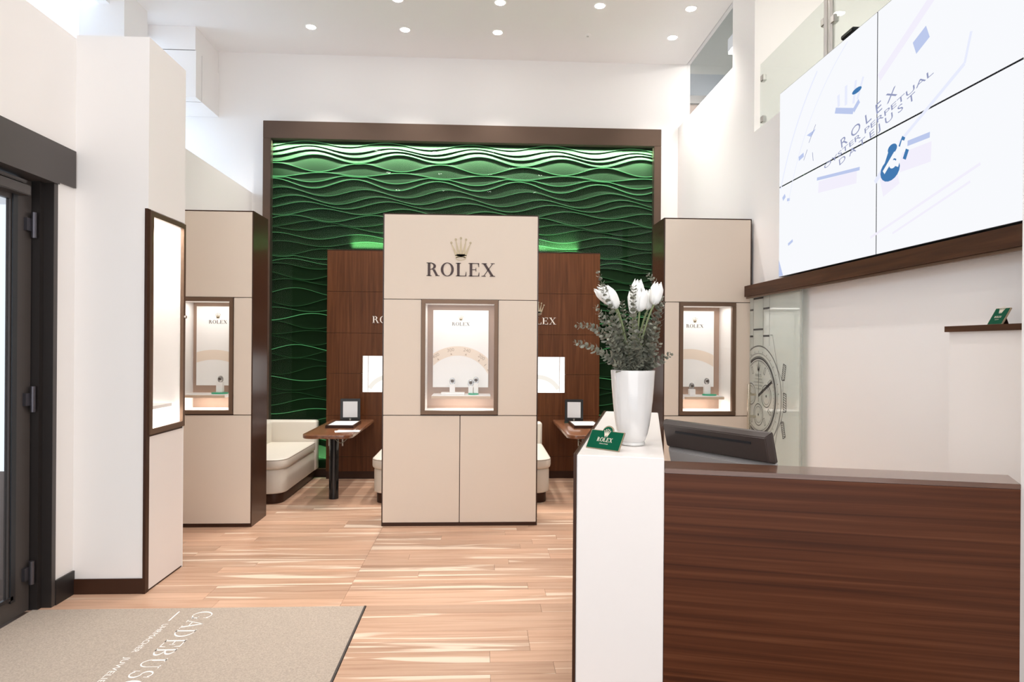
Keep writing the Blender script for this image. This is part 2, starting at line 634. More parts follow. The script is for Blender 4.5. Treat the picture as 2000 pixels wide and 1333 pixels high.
# back wall
struct('wall_back', B((-2.84, 2.45, YB, YB + 0.2, 0, 6.0), (-6.6, -2.84, YB, YB + 0.2, 3.1, 6.0)), 'white', 'tall white back wall above the green wave panel', 'wall')
# left: door wall with opening, rear partition, far wall
struct('wall_left', B((-2.70, -2.427, -1.2, 4.0, 2.42, 3.32), (-2.60, -2.427, 3.832, 4.0, 0, 2.42), (-2.70, -2.427, -1.2, 2.55, 0, 2.42),
                      (-2.70, -2.427, 4.0, 4.48, 0, 3.25)),
       'white', 'white left wall around and above the dark glass entrance door', 'wall')
struct('wall_left_rear', B((-2.84, XL, 4.48, YB, 0, 3.24)), 'white', 'low white partition wall behind the left display tower', 'wall')
struct('wall_far_left', B((-6.75, -6.6, -1.2, 7.6, 3.1, 3.5), (-6.75, -6.6, -1.2, 7.6, 5.7, 6.15), (-6.75, -6.6, -1.2, 5.9, 3.5, 5.7), (-6.75, -6.6, 7.2, 7.6, 3.5, 5.7)),
       'white', 'white wall with high daylight windows beyond the left partition', 'wall')
struct('wall_front', B((-2.70, -2.25, -1.35, -1.2, 0, 6), (-6.6, -2.70, -1.35, -1.2, 3.1, 6), (1.65, 5.2, -1.35, -1.2, 0, 6), (-2.25, 1.65, -1.35, -1.2, 4.25, 6)), 'white', 'white wall around the shop front glazing', 'wall')
struct('floor_upper_left', B((-6.6, -2.84, -1.2, YB, 3.1, 3.235)), 'white', 'unseen upper floor slab added beyond the left wall to block light', 'floor')  # slab added to keep outside light from leaking into the upper left space
# upper-left pillar and bulkhead with cover
struct('wall_pillar_upper_left', B((-3.80, -3.385, 6.30, 6.72, 3.235, 6.0)), 'ceilwhite', 'grey white square pillar rising behind the left partition', 'pillar')
bh = root('air_duct_box', 'boxed white air duct below the ceiling at the upper left corner', 'duct', (-3.3, 7.3, 4.08))
B((-3.75, -3.03, 7.0, YB - 0.002, 4.60, ZC - 0.001)).build('bulkhead', 'ceilwhite', bh)
B((-3.75, -3.02, 6.995, 7.13, 4.10, 4.59)).build('cover', 'ceilwhite', bh)
B((-3.74, -3.04, 7.01, 7.14, 4.11, 4.60)).build('seam', 'doordark', bh)
B((-3.75, -3.02, 7.145, YB - 0.002, 4.10, 4.60)).build('casing', 'ceilwhite', bh)
# right wall
struct('wall_right', B((XR, 2.45, 2.03, 5.44, 0, 3.34)), 'white', 'white right wall carrying the video wall and the glass door', 'wall')
struct('wall_right_rear', B((XR, 2.45, 5.44, YB, 0, 4.10)), 'white', 'white right wall behind the right display tower', 'wall')
struct('wall_right_pier', B((XR, 2.45, 5.44, 5.93, 4.10, ZC)), 'white', 'white wall pier between the high window and the mezzanine', 'wall')
struct('wall_right_return', B((1.752, 2.45, -1.2, 2.03, 0, ZC)), 'white', 'white wall corner closing the right edge of the view', 'wall')
# window in the upper right wall with the corridor behind
w1 = root('window_1', 'internal window strip high in the right wall under the ceiling', 'window', (2.41, 6.77, 4.1), kind='structure')
B((2.405, 2.412, 5.93, YB, 4.10, ZC)).build('glass_pane', 'clear_glass', w1)
struct('wall_corridor', B((3.9, 4.0, 5.62, 8.3, 3.3, 6.2), (2.46, 3.9, 8.2, 8.3, 5.0, 6.2)), 'sage', 'grey green wall seen through the high internal window', 'wall')
struct('wall_corridor_end', B((2.46, 3.9, 8.2, 8.3, 4.71, 5.0)), 'greyblue', 'grey blue wall strip seen through the high internal window', 'wall')
struct('trim_2', B((2.46, 3.9, 8.16, 8.3, 4.61, 4.71)), 'black', 'black rail seen through the high internal window', 'rail')
struct('wall_corridor_base', B((2.46, 3.9, 8.2, 8.3, 3.3, 4.61)), 'tan', 'brown wall base seen through the high internal window', 'wall')
struct('ceiling_corridor', B((2.46, 4.0, 5.62, 8.3, 6.2, 6.3)), 'sage', 'ceiling of the corridor behind the high internal window', 'ceiling')
lmp = root('corridor_lamp', 'small white wall lamp seen through the high internal window', 'lamp', (2.95, 7.2, 4.9))
B((2.86, 3.05, 7.0, 7.5, 4.95, 5.12)).build('housing', 'plasticwhite', lmp, bevel=0.01)
B((2.87, 3.04, 7.01, 7.49, 4.938, 4.95)).build('diffuser', 'lamp', lmp)
area('corridor_lamp_light', (2.95, 7.25, 4.93), (0, 0, 0), 0.15, 0.45, 6, WARM, lmp)
# mezzanine room on the right
struct('wall_mezzanine', B((2.4502, 5.1, 5.44, 5.6, 3.34, ZC)), 'white', 'white end wall of the mezzanine beside the video wall', 'wall')
struct('wall_mezzanine_side', B((4.6, 4.8, 1.0, 5.44, 3.34, ZC)), 'white', 'white side wall of the mezzanine behind the glass balustrade', 'wall')
struct('floor_mezzanine', B((2.45, 4.8, -1.2, 5.44, 3.2, 3.34)), 'sage', 'mezzanine floor slab', 'floor')
gb = root('glass_balustrade', 'frameless glass balustrade with steel clamps above the video wall', 'balustrade', (2.34, 4.4, 3.34))
B((2.335, 2.345, 4.36, 5.38, 3.36, 3.89)).build('glass_pane', 'green_glass', gb)
B((2.335, 2.345, 2.4, 4.24, 3.36, 3.89)).build('glass_pane', 'green_glass', gb)
for y in (4.335, 4.265):
    MB().tube([(2.34, y, 3.34), (2.34, y, 4.6)], 0.018, 12).build('post', 'steel', gb, smooth=40)
for (y, z) in ((5.33, 3.755), (5.33, 3.41), (4.36, 3.74), (4.235, 3.70)):
    c = MB().box(2.322, 2.36, y - 0.025, y + 0.025, z - 0.028, z + 0.028)
    c.build('clamp', 'steel', gb, bevel=0.006)
# baseboard pieces at the left
struct('baseboard_left', B((-2.428, -2.415, 3.83, 4.0, 0, 0.141)), 'doordark', 'black baseboard beside the entrance door', 'baseboard')

# ------------------------------------------------------------------ entrance door on the left
d1 = root('door_1', 'dark grey framed glass entrance door with hinges and closer', 'door', (-2.5, 3.2, 0), kind='structure')
B((-2.60, -2.420, 3.80, 3.832, 0, 2.42)).build('jamb', 'doorgrey', d1)
B((-2.60, -2.475, 3.765, 3.797, 0, 2.42), (-2.475, -2.4205, 3.797, 3.80, 0, 2.42)).build('reveal', 'doordark', d1)
B((-2.60, -2.413, 1.6, 3.985, 2.42, 2.638)).build('lintel', 'doorgrey', d1)
B((-2.60, -2.409, 1.6, 3.83, 2.405, 2.470)).build('lintel_trim', 'doorgrey', d1)
lf = B((-2.540, -2.515, 3.595, 3.755, 0.01, 2.40), (-2.540, -2.515, 2.6, 3.595, 0.01, 0.125), (-2.540, -2.515, 2.6, 3.595, 2.27, 2.40)).build('leaf_frame', 'doorgrey', d1)
B((-2.512, -2.505, 3.60, 3.635, 0.10, 2.30), (-2.512, -2.505, 2.6, 3.62, 0.115, 0.135)).build('glazing_bead', 'gasket', lf)
B((-2.532, -2.526, 2.6, 3.595, 0.125, 2.27)).build('glass_pane', 'clear_glass', lf)
for (z0, z1) in ((2.083, 2.225), (1.114, 1.257), (0.155, 0.284)):
    h = MB().box(-2.522, -2.498, 3.695, 3.735, (z0 + z1) / 2 - 0.035, (z0 + z1) / 2 + 0.035)
    h.tube([(-2.492, 3.742, z0), (-2.492, 3.742, z1)], 0.014, 12)
    h.build('hinge', 'hinge', d1, smooth=35)
B((-2.52, -2.455, 3.20, 3.665, 2.30, 2.355), (-2.50, -2.46, 3.20, 3.64, 2.362, 2.380)).build('door_closer', 'doorgrey', d1, bevel=0.004)
struct('ground_outside', B((-12, -2.72, -3, 3.9, -0.14, -0.03)), 'sage', 'pale pavement outside the entrance door', 'ground')

# ------------------------------------------------------------------ white column with showcase
co = root('display_column', 'tall white column with a lit showcase set in its right side beside the door', 'column', (-2.21, 4.24, 0))
B((-2.427, -2.016, 4.0, 4.03, 0, 2.31), (-2.427, -2.30, 4.03, 4.48, 0, 2.31), (-2.427, -2.0, 4.0, 4.48, 2.31, 3.34),
  (-2.30, -2.016, 4.03, 4.48, 0, 0.94), (-2.30, -2.0, 4.47, 4.48, 0, 2.31)).build('body', 'white', co)
B((-2.427, -2.016, 3.992, 4.0, 0, 0.091)).build('baseboard', 'darkbrown', co)
B((-2.016, -2.0, 3.990, 4.03, 0, 2.31)).build('edge_strip', 'darkbrown', co)
B((-2.015, -2.001, 4.034, 4.474, 0.012, 0.935)).build('lower_panel', 'panelwhite', co)
B((-2.016, -2.004, 4.03, 4.48, 0, 0.945)).build('panel_backing', 'darkbrown', co)
fr = B((-2.012, -1.992, 4.022, 4.480, 2.270, 2.302), (-2.012, -1.992, 4.022, 4.480, 0.948, 0.982), (-2.012, -1.992, 4.022, 4.052, 0.982, 2.270), (-2.012, -1.992, 4.452, 4.480, 0.982, 2.270)).build('showcase_frame', 'bronze', co)
B((-2.006, -2.003, 4.052, 4.452, 0.982, 2.27)).build('glass_pane', 'clear_glass', fr)
ci = B((-2.30, -2.29, 4.03, 4.47, 0.94, 2.31), (-2.29, -2.02, 4.03, 4.036, 0.94, 2.31), (-2.29, -2.02, 4.464, 4.47, 0.94, 2.31), (-2.29, -2.02, 4.03, 4.47, 0.94, 0.955), (-2.29, -2.02, 4.03, 4.47, 2.29, 2.31)).build('showcase_interior', 'casewhite', co)
B((-2.286, -2.278, 4.08, 4.42, 1.22, 2.20)).build('poster', 'poster', ci)
P, wd = word('ROLEX')
flat(P, (-2.2775, 4.25 - wd * .036 / 2, 2.02), (0, 1, 0), (0, 0, 1), 0.036, 0.001).build('lettering', 'print_grey', ci)
flat(crown(), (-2.2775, 4.25, 2.075), (0, 1, 0), (0, 0, 1), 0.06, 0.001).build('crown_emblem', 'print_tan', ci)
B((-2.27, -2.06, 4.06, 4.44, 1.085, 1.105)).build('shelf', 'casewhite', co)
MB().tube([(-1.992, 4.466, 1.68), (-1.980, 4.466, 1.68)], 0.010, 12).build('lock', 'steel', co, smooth=40)
area('case_lamp', (-2.15, 4.25, 2.28), (0, 0, 0), 0.2, 0.36, 3.2, WARM, co)
area('case_lamp', (-2.15, 4.25, 1.08), (0, 0, 0), 0.2, 0.36, 1.5, WARM, co)


# ------------------------------------------------------------------ watches on stands
def watch_stand(label, loc, hgt=0.07, wdt=0.045, tall=0.05):
    r = root('watch_stand', label, 'watch stand', loc, 0, 'watch stands in the showcases')
    MB().rbox(-wdt / 2, wdt / 2, -wdt / 2, wdt / 2, 0, hgt, 0.004, 0.003).build('plinth', 'casewhite', r, True)
    MB().tube([(0.018 * math.cos(a) * 1.0, 0.006, hgt + 0.024 + 0.024 * math.sin(a)) for a in [2 * PI * k / 20 for k in range(21)]], 0.0065, 6).build('bracelet', 'strap', r, True, smooth=60)
    MB().lathe([(0.015, 0), (0.017, 0.004), (0.014, 0.008)], 20).build('watch_case', 'strap', r, True, smooth=40).rotation_euler = (PI / 2 + 0.3, 0, 0)
    for o in r.children:
        if o.name.startswith('watch_case'):
            o.location = (0, -0.004, hgt + 0.030)
            f = MB().lathe([(0.0125, 0.0082), (0.0125, 0.0088)], 20).build('dial', 'print_grey', o, True)
    return r


def disc(name, label, cat, loc, r1, h, mt, sy=1.0):
    mb = MB().lathe([(r1 * 0.96, 0), (r1, h * 0.3), (r1, h * 0.8), (r1 * 0.97, h)], 36)
    mb.v = [(x, y * sy, z) for x, y, z in mb.v]
    o = mb.build(name, mt, smooth=40)
    o.location = loc
    return tag(o, label, cat)


# ------------------------------------------------------------------ three display towers
YF, YT = 5.424, 5.79


def clipx(poly, lo, hi):
    """cut a polygon to lo < x < hi"""
    for lim, sg in ((lo, 1), (hi, -1)):
        out = []
        for i, (x, z) in enumerate(poly):
            x2, z2 = poly[(i + 1) % len(poly)]
            ina, inb = (x - lim) * sg >= 0, (x2 - lim) * sg >= 0
            if ina:
                out.append((x, z))
            if ina != inb:
                t = (lim - x) / (x2 - x)
                out.append((lim, z + (z2 - z) * t))
        poly = out
    return poly


def tower(label, x0, x1, cx0, cx1, mid, poster, nums, place):
    r = root('display_tower', label, 'display tower', ((x0 + x1) / 2, (YF + YT) / 2, 0), 0, 'leather clad display towers')
    z0, z1 = 0.926, 1.882           # case opening with its frame
    top, bw = 2.595, 0.010
    # dark carcass
    B((x0, x0 + bw, YF + 0.004, YT, 0, top)).build('side_panel', 'darkgloss', r)
    B((x1 - bw, x1, YF + 0.004, YT, 0, top)).build('side_panel', 'darkgloss', r)
    B((x0 + bw, x1 - bw, YF + 0.004, YT, top - bw, top)).build('top_panel', 'darkbrown', r)
    B((x0 + bw, x1 - bw, YF + 0.002, YT, 0, 0.028)).build('plinth', 'darkbrown', r)
    B((x0 + bw, x1 - bw, YT - 0.012, YT, 0.028, top - bw)).build('back_panel', 'darkbrown', r)
    B((x0 + bw, x1 - bw, YF + 0.018, YF + 0.03, 0.028, z0), (x0 + bw, x1 - bw, YF + 0.018, YF + 0.03, z1, top - bw),
      (x0 + bw, cx0, YF + 0.018, YF + 0.03, z0, z1), (cx1, x1 - bw, YF + 0.018, YF + 0.03, z0, z1)).build('backing', 'darkbrown', r)
    g = 0.003
    ps = [(x0 + bw, x1 - bw, 1.885, top - bw), (x0 + bw, cx0 - g, 0.922, 1.880), (cx1 + g, x1 - bw, 0.922, 1.880)]
    ps += [(x0 + bw, mid - g, 0.030, 0.916), (mid + g, x1 - bw, 0.030, 0.916)] if mid else [(x0 + bw, x1 - bw, 0.030, 0.916)]
    for i, (a, b, c, d) in enumerate(ps):
        B((a, b, YF, YF + 0.018, c, d)).build('door' if i > 2 else 'leather_panel', 'cream', r, bevel=0.0025)
    # frame, glass, interior
    t = 0.032
    f = B((cx0, cx1, YF - 0.010, YF + 0.03, z1 - t, z1), (cx0, cx1, YF - 0.010, YF + 0.03, z0, z0 + t),
          (cx0, cx0 + t, YF - 0.010, YF + 0.03, z0 + t, z1 - t), (cx1 - t, cx1, YF - 0.010, YF + 0.03, z0 + t, z1 - t)).build('showcase_frame', 'bronze', r, bevel=0.003)
    B((cx0 + t, cx1 - t, YF + 0.012, YF + 0.016, z0 + t, z1 - t)).build('glass_pane', 'clear_glass', f)
    a0, a1, b0, b1, yb = cx0 + t - 0.006, cx1 - t + 0.006, z0 + t - 0.006, z1 - t + 0.006, YT - 0.05
    it = B((a0 - 0.008, a0, YF + 0.03, yb, b0, b1), (a1, a1 + 0.008, YF + 0.03, yb, b0, b1), (a0, a1, YF + 0.03, yb, b0 - 0.008, b0), (a0, a1, YF + 0.03, yb, b1, b1 + 0.008)).build('showcase_interior', 'casewhite', r)
    B((a0, a1, yb, yb + 0.01, b0, b1)).build('showcase_back', 'tan', it)
    # poster board
    p0, p1, q0, q1 = poster
    yp = yb - 0.022
    pb = B((p0, p1, yp, yp + 0.012, q0, q1)).build('poster', 'poster', r)
    pcx = place['logo']
    logo(pb, pcx, 1.676, yp - 0.0005, 0.030, 'print_grey', 'gold', 0.001, crownh=0.050, crowngap=0.012)
    # dial scale printed on the poster, clipped to the board
    acx, acz, ro, ri = place['arc']
    band = []
    for k in range(64):
        aa, ab = math.radians(20 + 140 * k / 64), math.radians(20 + 140 * (k + 1) / 64)
        q = [(acx + ra * math.cos(an), acz + ra * math.sin(an)) for ra, an in ((ro, aa), (ro, ab), (ri, ab), (ri, aa))]
        q = clipx(q, p0 + 0.002, p1 - 0.002)
        if len(q) > 2:
            band.append(q)
    flat(band, (0, yp - 0.0004, 0), (1, 0, 0), (0, 0, 1), 1.0).build('dial_scale', 'print_scale', pb)
    if nums:
        tx = []
        for txt, dg in (('400', 123), ('300', 100.5), ('240', 77), ('200', 54)):
            an = math.radians(dg)
            Pn, wn = font_polys(txt)
            s = 0.030
            U = Vector((math.sin(an), 0, -math.cos(an)))
            V = Vector((math.cos(an), 0, math.sin(an)))
            rad = ri + (ro - ri) * 0.50
            O = Vector((acx, yp - 0.0012, acz)) + V * rad - U * (wn * s * 1.05 / 2)
            tx.append(flat(Pn, O, U, V, s, 0, su=s * 1.05))
            O2 = Vector((acx, yp - 0.0012, acz)) + V * (ri + 0.010)
            tx.append(flat([[(-0.35, 0), (0.35, 0), (0, 0.9)]], O2, U, V, 0.022))
        an = math.radians(42)
        U = Vector((math.sin(an), 0, -math.cos(an)))
        V = Vector((math.cos(an), 0, math.sin(an)))
        tx.append(flat([rc4(-0.12, 0, 0.12, 1.1)], Vector((acx, yp - 0.0012, acz)) + V * (ri + 0.014), U, V, 0.022))
        an = math.radians(33)
        U = Vector((math.sin(an), 0, -math.cos(an)))
        V = Vector((math.cos(an), 0, math.sin(an)))
        tx.append(flat([[(-0.35, 0), (0.35, 0), (0, 0.9)]], Vector((acx, yp - 0.0012, acz)) + V * (ri + 0.014), U, V, 0.022))
        for q in tx:
            q.build('dial_mark', 'print_num', pb)
    # shelf
    s0, s1 = place['shelf']
    sh = B((s0, s1, 5.475, 5.715, 1.056, 1.082)).build('shelf', 'casewhite', r, bevel=0.003)
    B((s0, s1, 5.470, 5.4748, 1.056, 1.076)).build('shelf_edge', 'print_tan', sh)
    area('case_lamp', ((a0 + a1) / 2, (YF + yb) / 2 - 0.02, b1 - 0.012), (0, 0, 0), (a1 - a0) * 0.85, 0.2, (0.80 if a1 - a0 > 0.5 else 0.72), WARM, r)
    area('shelf_lamp', ((s0 + s1) / 2, 5.60, 1.050), (0, 0, 0), (s1 - s0) * 0.8, 0.12, 0.6, WARM, r)
    return r


mat('print_scale', (0.85, 0.73, 0.61), 0.6)
mat('print_num', (0.50, 0.38, 0.28), 0.6)
tc_ = tower('wide central cream leather display tower with lettering above its showcase', -0.817, 0.475, -0.497, 0.139, -0.173,
            (-0.422, 0.063, 1.135, 1.811), True, dict(logo=-0.180, arc=(-0.205, 1.115, 0.380, 0.298), shelf=(-0.415, 0.081)))
P, wd = word('ROLEX', 0.19)
hh = 0.570 / wd
flat(P, (-0.459, YF - 0.0002, 2.078), (1, 0, 0), (0, 0, 1), hh, 0.003).build('lettering', 'logo_brown', tc_)
flat(crown(), (-0.175, YF - 0.0002, 2.210), (1, 0, 0), (0, 0, 1), 0.172, 0.003).build('crown_emblem', 'gold', tc_)
tower('cream leather display tower at the left partition beside the white column', -2.631, -1.872, -2.510, -2.028, None,
      (-2.448, -2.07, 1.143, 1.824), False, dict(logo=-2.268, arc=(-2.30, 0.95, 0.500, 0.415), shelf=(-2.470, -2.114)))
tower('cream leather display tower at the right wall behind the vase', 1.537, 2.291, 1.672, 2.157, None,
      (1.71, 2.075, 1.148, 1.824), False, dict(logo=1.902, arc=(1.85, 1.0, 0.485, 0.395), shelf=(1.735, 2.079)))
# goods on the shelves
ZS = 1.0822
B1 = MB().rbox(-0.10, 0.10, -0.05, 0.05, 0, 0.018, 0.008, 0.004).build('display_tray', 'casewhite')
B1.location = (-0.24, 5.585, ZS)
tag(B1, 'white display tray on the shelf of the central showcase', 'tray')
watch_stand('watch on a white stand on the tray in the central showcase', (-0.245, 5.575, ZS + 0.0185))
disc('display_disc', 'round green display disc in the central showcase', 'display disc', (-0.065, 5.575, ZS), 0.045, 0.012, 'greenpad')
watch_stand('lower of the two watch stands on the green disc in the central showcase', (-0.088, 5.575, ZS + 0.0125), 0.062, 0.04)
watch_stand('taller of the two watch stands on the green disc in the central showcase', (-0.043, 5.578, ZS + 0.0125), 0.085, 0.04)
disc('display_disc', 'round green display disc in the left tower showcase', 'display disc', (-2.19, 5.57, ZS), 0.068, 0.012, 'greenpad', 0.8)
watch_stand('watch on a white stand in the left tower showcase', (-2.19, 5.575, ZS + 0.0125), 0.085, 0.05)
disc('display_disc', 'round green display disc in the right tower showcase', 'display disc', (1.985, 5.57, ZS), 0.062, 0.012, 'greenpad', 0.8)
watch_stand('watch stand on the green disc in the right tower showcase', (1.965, 5.575, ZS + 0.0125), 0.085, 0.05)
watch_stand('shorter watch stand beside the green disc in the right tower showcase', (1.832, 5.575, ZS), 0.055, 0.05)

# ------------------------------------------------------------------ green wave wall in its dark frame
gw = root('wave_wall', 'illuminated green wave relief wall behind glass in a dark bronze frame', 'feature wall', (-0.2, 7.55, 0))
GX0, GX1, GZ0, GZ1, GY = -2.43, 2.02, 0.085, 3.86, 7.570
B((-2.483, 2.078, 7.48, YB, 3.838, 4.036)).build('frame_rail', 'frame_metal', gw, bevel=0.003)
B((-2.483, -2.396, 7.48, YB, 0, 3.838)).build('frame_post', 'frame_metal', gw, bevel=0.003)
B((1.994, 2.078, 7.48, YB, 0, 3.838)).build('frame_post', 'frame_metal', gw, bevel=0.003)
B((-2.396, 1.994, 7.50, YB, 0, 0.083)).build('frame_sill', 'darkbrown', gw)
B((GX0, GX1, GY + 0.002, 7.598, 0.084, 3.86)).build('back_board', 'black', gw)
zs = [3.80, 3.745, 3.70, 3.645, 3.54, 3.456, 3.404, 3.345, 3.250, 3.165, 3.105, 3.027, 2.945, 2.885, 2.835, 2.745, 2.66, 2.565, 2.505, 2.445, 2.392, 2.285, 2.222, 2.11, 1.99, 1.90,
      1.812, 1.72, 1.64, 1.549, 1.461, 1.391, 1.314, 1.20, 1.11, 1.01, 0.92, 0.845, 0.73, 0.62, 0.52, 0.42, 0.32, 0.22]
NXW = 150
lam = 0.945
q = random.Random(4)
ph, am, grade = [], [], []
p_ = 0.35
for i, z in enumerate(zs):
    p_ += q.choice((0.08, 0.22, 0.5, -0.15, 0.3))
    ph.append(p_)
    am.append(q.uniform(0.026, 0.052))
    grade.append(q.choice((1, 2, 2, 3) if z > 2.5 else (1, 2, 3, 3, 3)))  # lower crests get the dimmer painted glow more often
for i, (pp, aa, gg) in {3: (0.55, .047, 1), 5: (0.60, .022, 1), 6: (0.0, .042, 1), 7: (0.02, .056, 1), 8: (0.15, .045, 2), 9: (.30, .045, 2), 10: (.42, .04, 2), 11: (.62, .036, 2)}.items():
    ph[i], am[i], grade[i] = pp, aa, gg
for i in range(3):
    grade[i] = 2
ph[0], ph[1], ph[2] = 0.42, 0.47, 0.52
am[0], am[1], am[2] = 0.03, 0.035, 0.04
xs = [GX0 + (GX1 - GX0) * k / NXW for k in range(NXW + 1)]
curves = []
for i, z in enumerate(zs):
    row = []
    for k, x in enumerate(xs):
        v = z + am[i] * math.sin(2 * PI * ((x - GX0) / lam - ph[i] + 0.25)) + 0.008 * math.sin(2 * PI * x / 2.3 + i)
        if i:
            v = min(v, curves[-1][k] - 0.011)
        row.append(v)
    curves.append(row)
top = [GZ1] * (NXW + 1)
bot = [GZ0] * (NXW + 1)
full = [top] + curves + [bot]
for i in range(len(full) - 1):
    A, C = full[i], full[i + 1]
    mb = MB()
    n = NXW + 1
    # each band leans out towards its lower crest, so light from above grazes it, and is undercut below the crest
    mid = [a - 0.55 * (a - c) for a, c in zip(A, C)]
    v = [(x, GY - 0.001, a) for x, a in zip(xs, A)] + [(x, GY - 0.0078, b_) for x, b_ in zip(xs, mid)] + [(x, GY - 0.016, c + 0.004) for x, c in zip(xs, C)]
    f = [(r_ * n + k, r_ * n + k + 1, (r_ + 1) * n + k + 1, (r_ + 1) * n + k) for r_ in range(2) for k in range(NXW)]
    mb.add(v, f).build('wave_band', 'wavegreen', gw, smooth=60)
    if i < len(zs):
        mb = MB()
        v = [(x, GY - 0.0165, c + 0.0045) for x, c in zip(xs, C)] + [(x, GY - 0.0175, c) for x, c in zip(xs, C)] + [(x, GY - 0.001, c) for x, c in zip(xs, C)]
        mb.add(v, f).build('wave_edge_glow', 'edge%d' % grade[i], gw, smooth=60)  # emission stands in for LED light caught along the crest
for (a, b) in ((GX0 + 0.04, -0.190), (-0.187, GX1 - 0.03)):
    B((max(a, -2.394), min(b, 1.992), 7.486, 7.491, 0.085, 3.836)).build('glass_pane', 'wave_glass', gw)
LEDC = (0.80, 1.0, 0.80)
for k in range(12):
    x = -2.39 + 4.38 / 12 * (k + 0.5)
    area('led_strip_light', (x, 7.505, 3.834), (0.42, 0, 0), 4.38 / 12, 0.012, 7.5, LEDC, gw, 1.3)
    area('led_strip_light', (x, 7.510, 0.10), (PI - 0.22, 0, 0), 4.38 / 12, 0.012, 4, LEDC, gw, 0.8)
for k in range(8):
    area('led_strip_light', (-1.49 + 2.6 / 8 * (k + 0.5), 7.50, 2.57), (PI - 0.55, 0, 0), 2.6 / 8, 0.02, 3.2, LEDC, gw, 0.9)

# ------------------------------------------------------------------ walnut booth wall
bw_ = root('booth_wall', 'freestanding walnut panel wall with lit niches behind the central tower', 'partition', (-0.19, 7.40, 0))
BX0, BX1, BY0, BY1 = -1.722, 1.344, 7.345, 7.47
NI = [(-1.327, -0.72), (0.345, 0.951)]
NZ0, NZ1 = 0.972, 1.379
rows = [0.085, 0.25, 0.712, 1.180, 1.633, 2.097, 2.556]
for a, b in zip(rows, rows[1:]):
    a2, b2 = a + 0.0015, b - 0.0015
    mb = MB()
    if b2 > NZ0 and a2 < NZ1:
        xe = [BX0] + [x for n_ in NI for x in n_] + [BX1]
        for k in range(0, 6, 2):
            mb.box(xe[k], xe[k + 1], BY0, BY0 + 0.02, a2, b2)
        for n_ in NI:
            if a2 < NZ0:
                mb.box(n_[0], n_[1], BY0, BY0 + 0.02, a2, NZ0)
            if b2 > NZ1:
                mb.box(n_[0], n_[1], BY0, BY0 + 0.02, NZ1, b2)
    else:
        mb.box(BX0, BX1, BY0, BY0 + 0.02, a2, b2)
    mb.build('board', 'walnut_v', bw_)
B((BX0 + .004, BX1 - .004, BY0 + 0.092, BY1, 0, 2.560), (BX0 + .004, BX1 - .004, BY0 + 0.02, BY1, 2.44, 2.560), (BX0 + .004, BX1 - .004, BY0 + 0.02, BY1, 0, 0.7),
  (BX0 + .004, NI[0][0] - 0.02, BY0 + 0.02, BY1, 0.7, 2.44), (NI[1][1] + 0.02, BX1 - .004, BY0 + 0.02, BY1, 0.7, 2.44)).build('core', 'darkbrown', bw_)
B((BX0, BX1, BY0 + 0.012, BY1, 0, 0.085)).build('plinth', 'darkbrown', bw_)
B((BX0, BX1, BY0, BY1, 2.5575, 2.566)).build('cap', 'darkbrown', bw_)
for k, n_ in enumerate(NI):
    ni = B((n_[0] - 0.008, n_[0], BY0 + 0.001, BY0 + 0.09, NZ0, NZ1), (n_[1], n_[1] + 0.008, BY0 + 0.001, BY0 + 0.09, NZ0, NZ1), (n_[0], n_[1], BY0 + 0.001, BY0 + 0.09, NZ0 - 0.008, NZ0),
           (n_[0], n_[1], BY0 + 0.001, BY0 + 0.09, NZ1, NZ1 + 0.008)).build('niche', 'casewhite', bw_)
    B((n_[0], n_[1], BY0 + 0.083, BY0 + 0.09, NZ0, NZ1)).build('light_panel', 'lightbox', ni)
    e = n_[0] + 0.055 if k == 0 else n_[1] - 0.055
    B((e - 0.004, e + 0.004, BY0 + 0.055, BY0 + 0.06, NZ0, NZ1)).build('niche_bar', 'casewhite', ni)
    dz = (n_[0] + n_[1]) / 2
    arc_ = ring(dz, NZ0 - 0.10, (0.30, 0.30), (0.25, 0.25), 30, 150, 24)
    arc_ = [p for p in arc_ if all(y > NZ0 + 0.01 for x, y in p)]
    flat(arc_, (0, BY0 + 0.0825, 0), (1, 0, 0), (0, 0, 1), 1.0).build('dial_scale', 'scale_lit', ni)
    logo(bw_, -1.02 if k == 0 else 0.645, 1.748, BY0 - 0.0004, 0.0775, 'logo_silver', 'gold', 0.003)

# ------------------------------------------------------------------ sofas


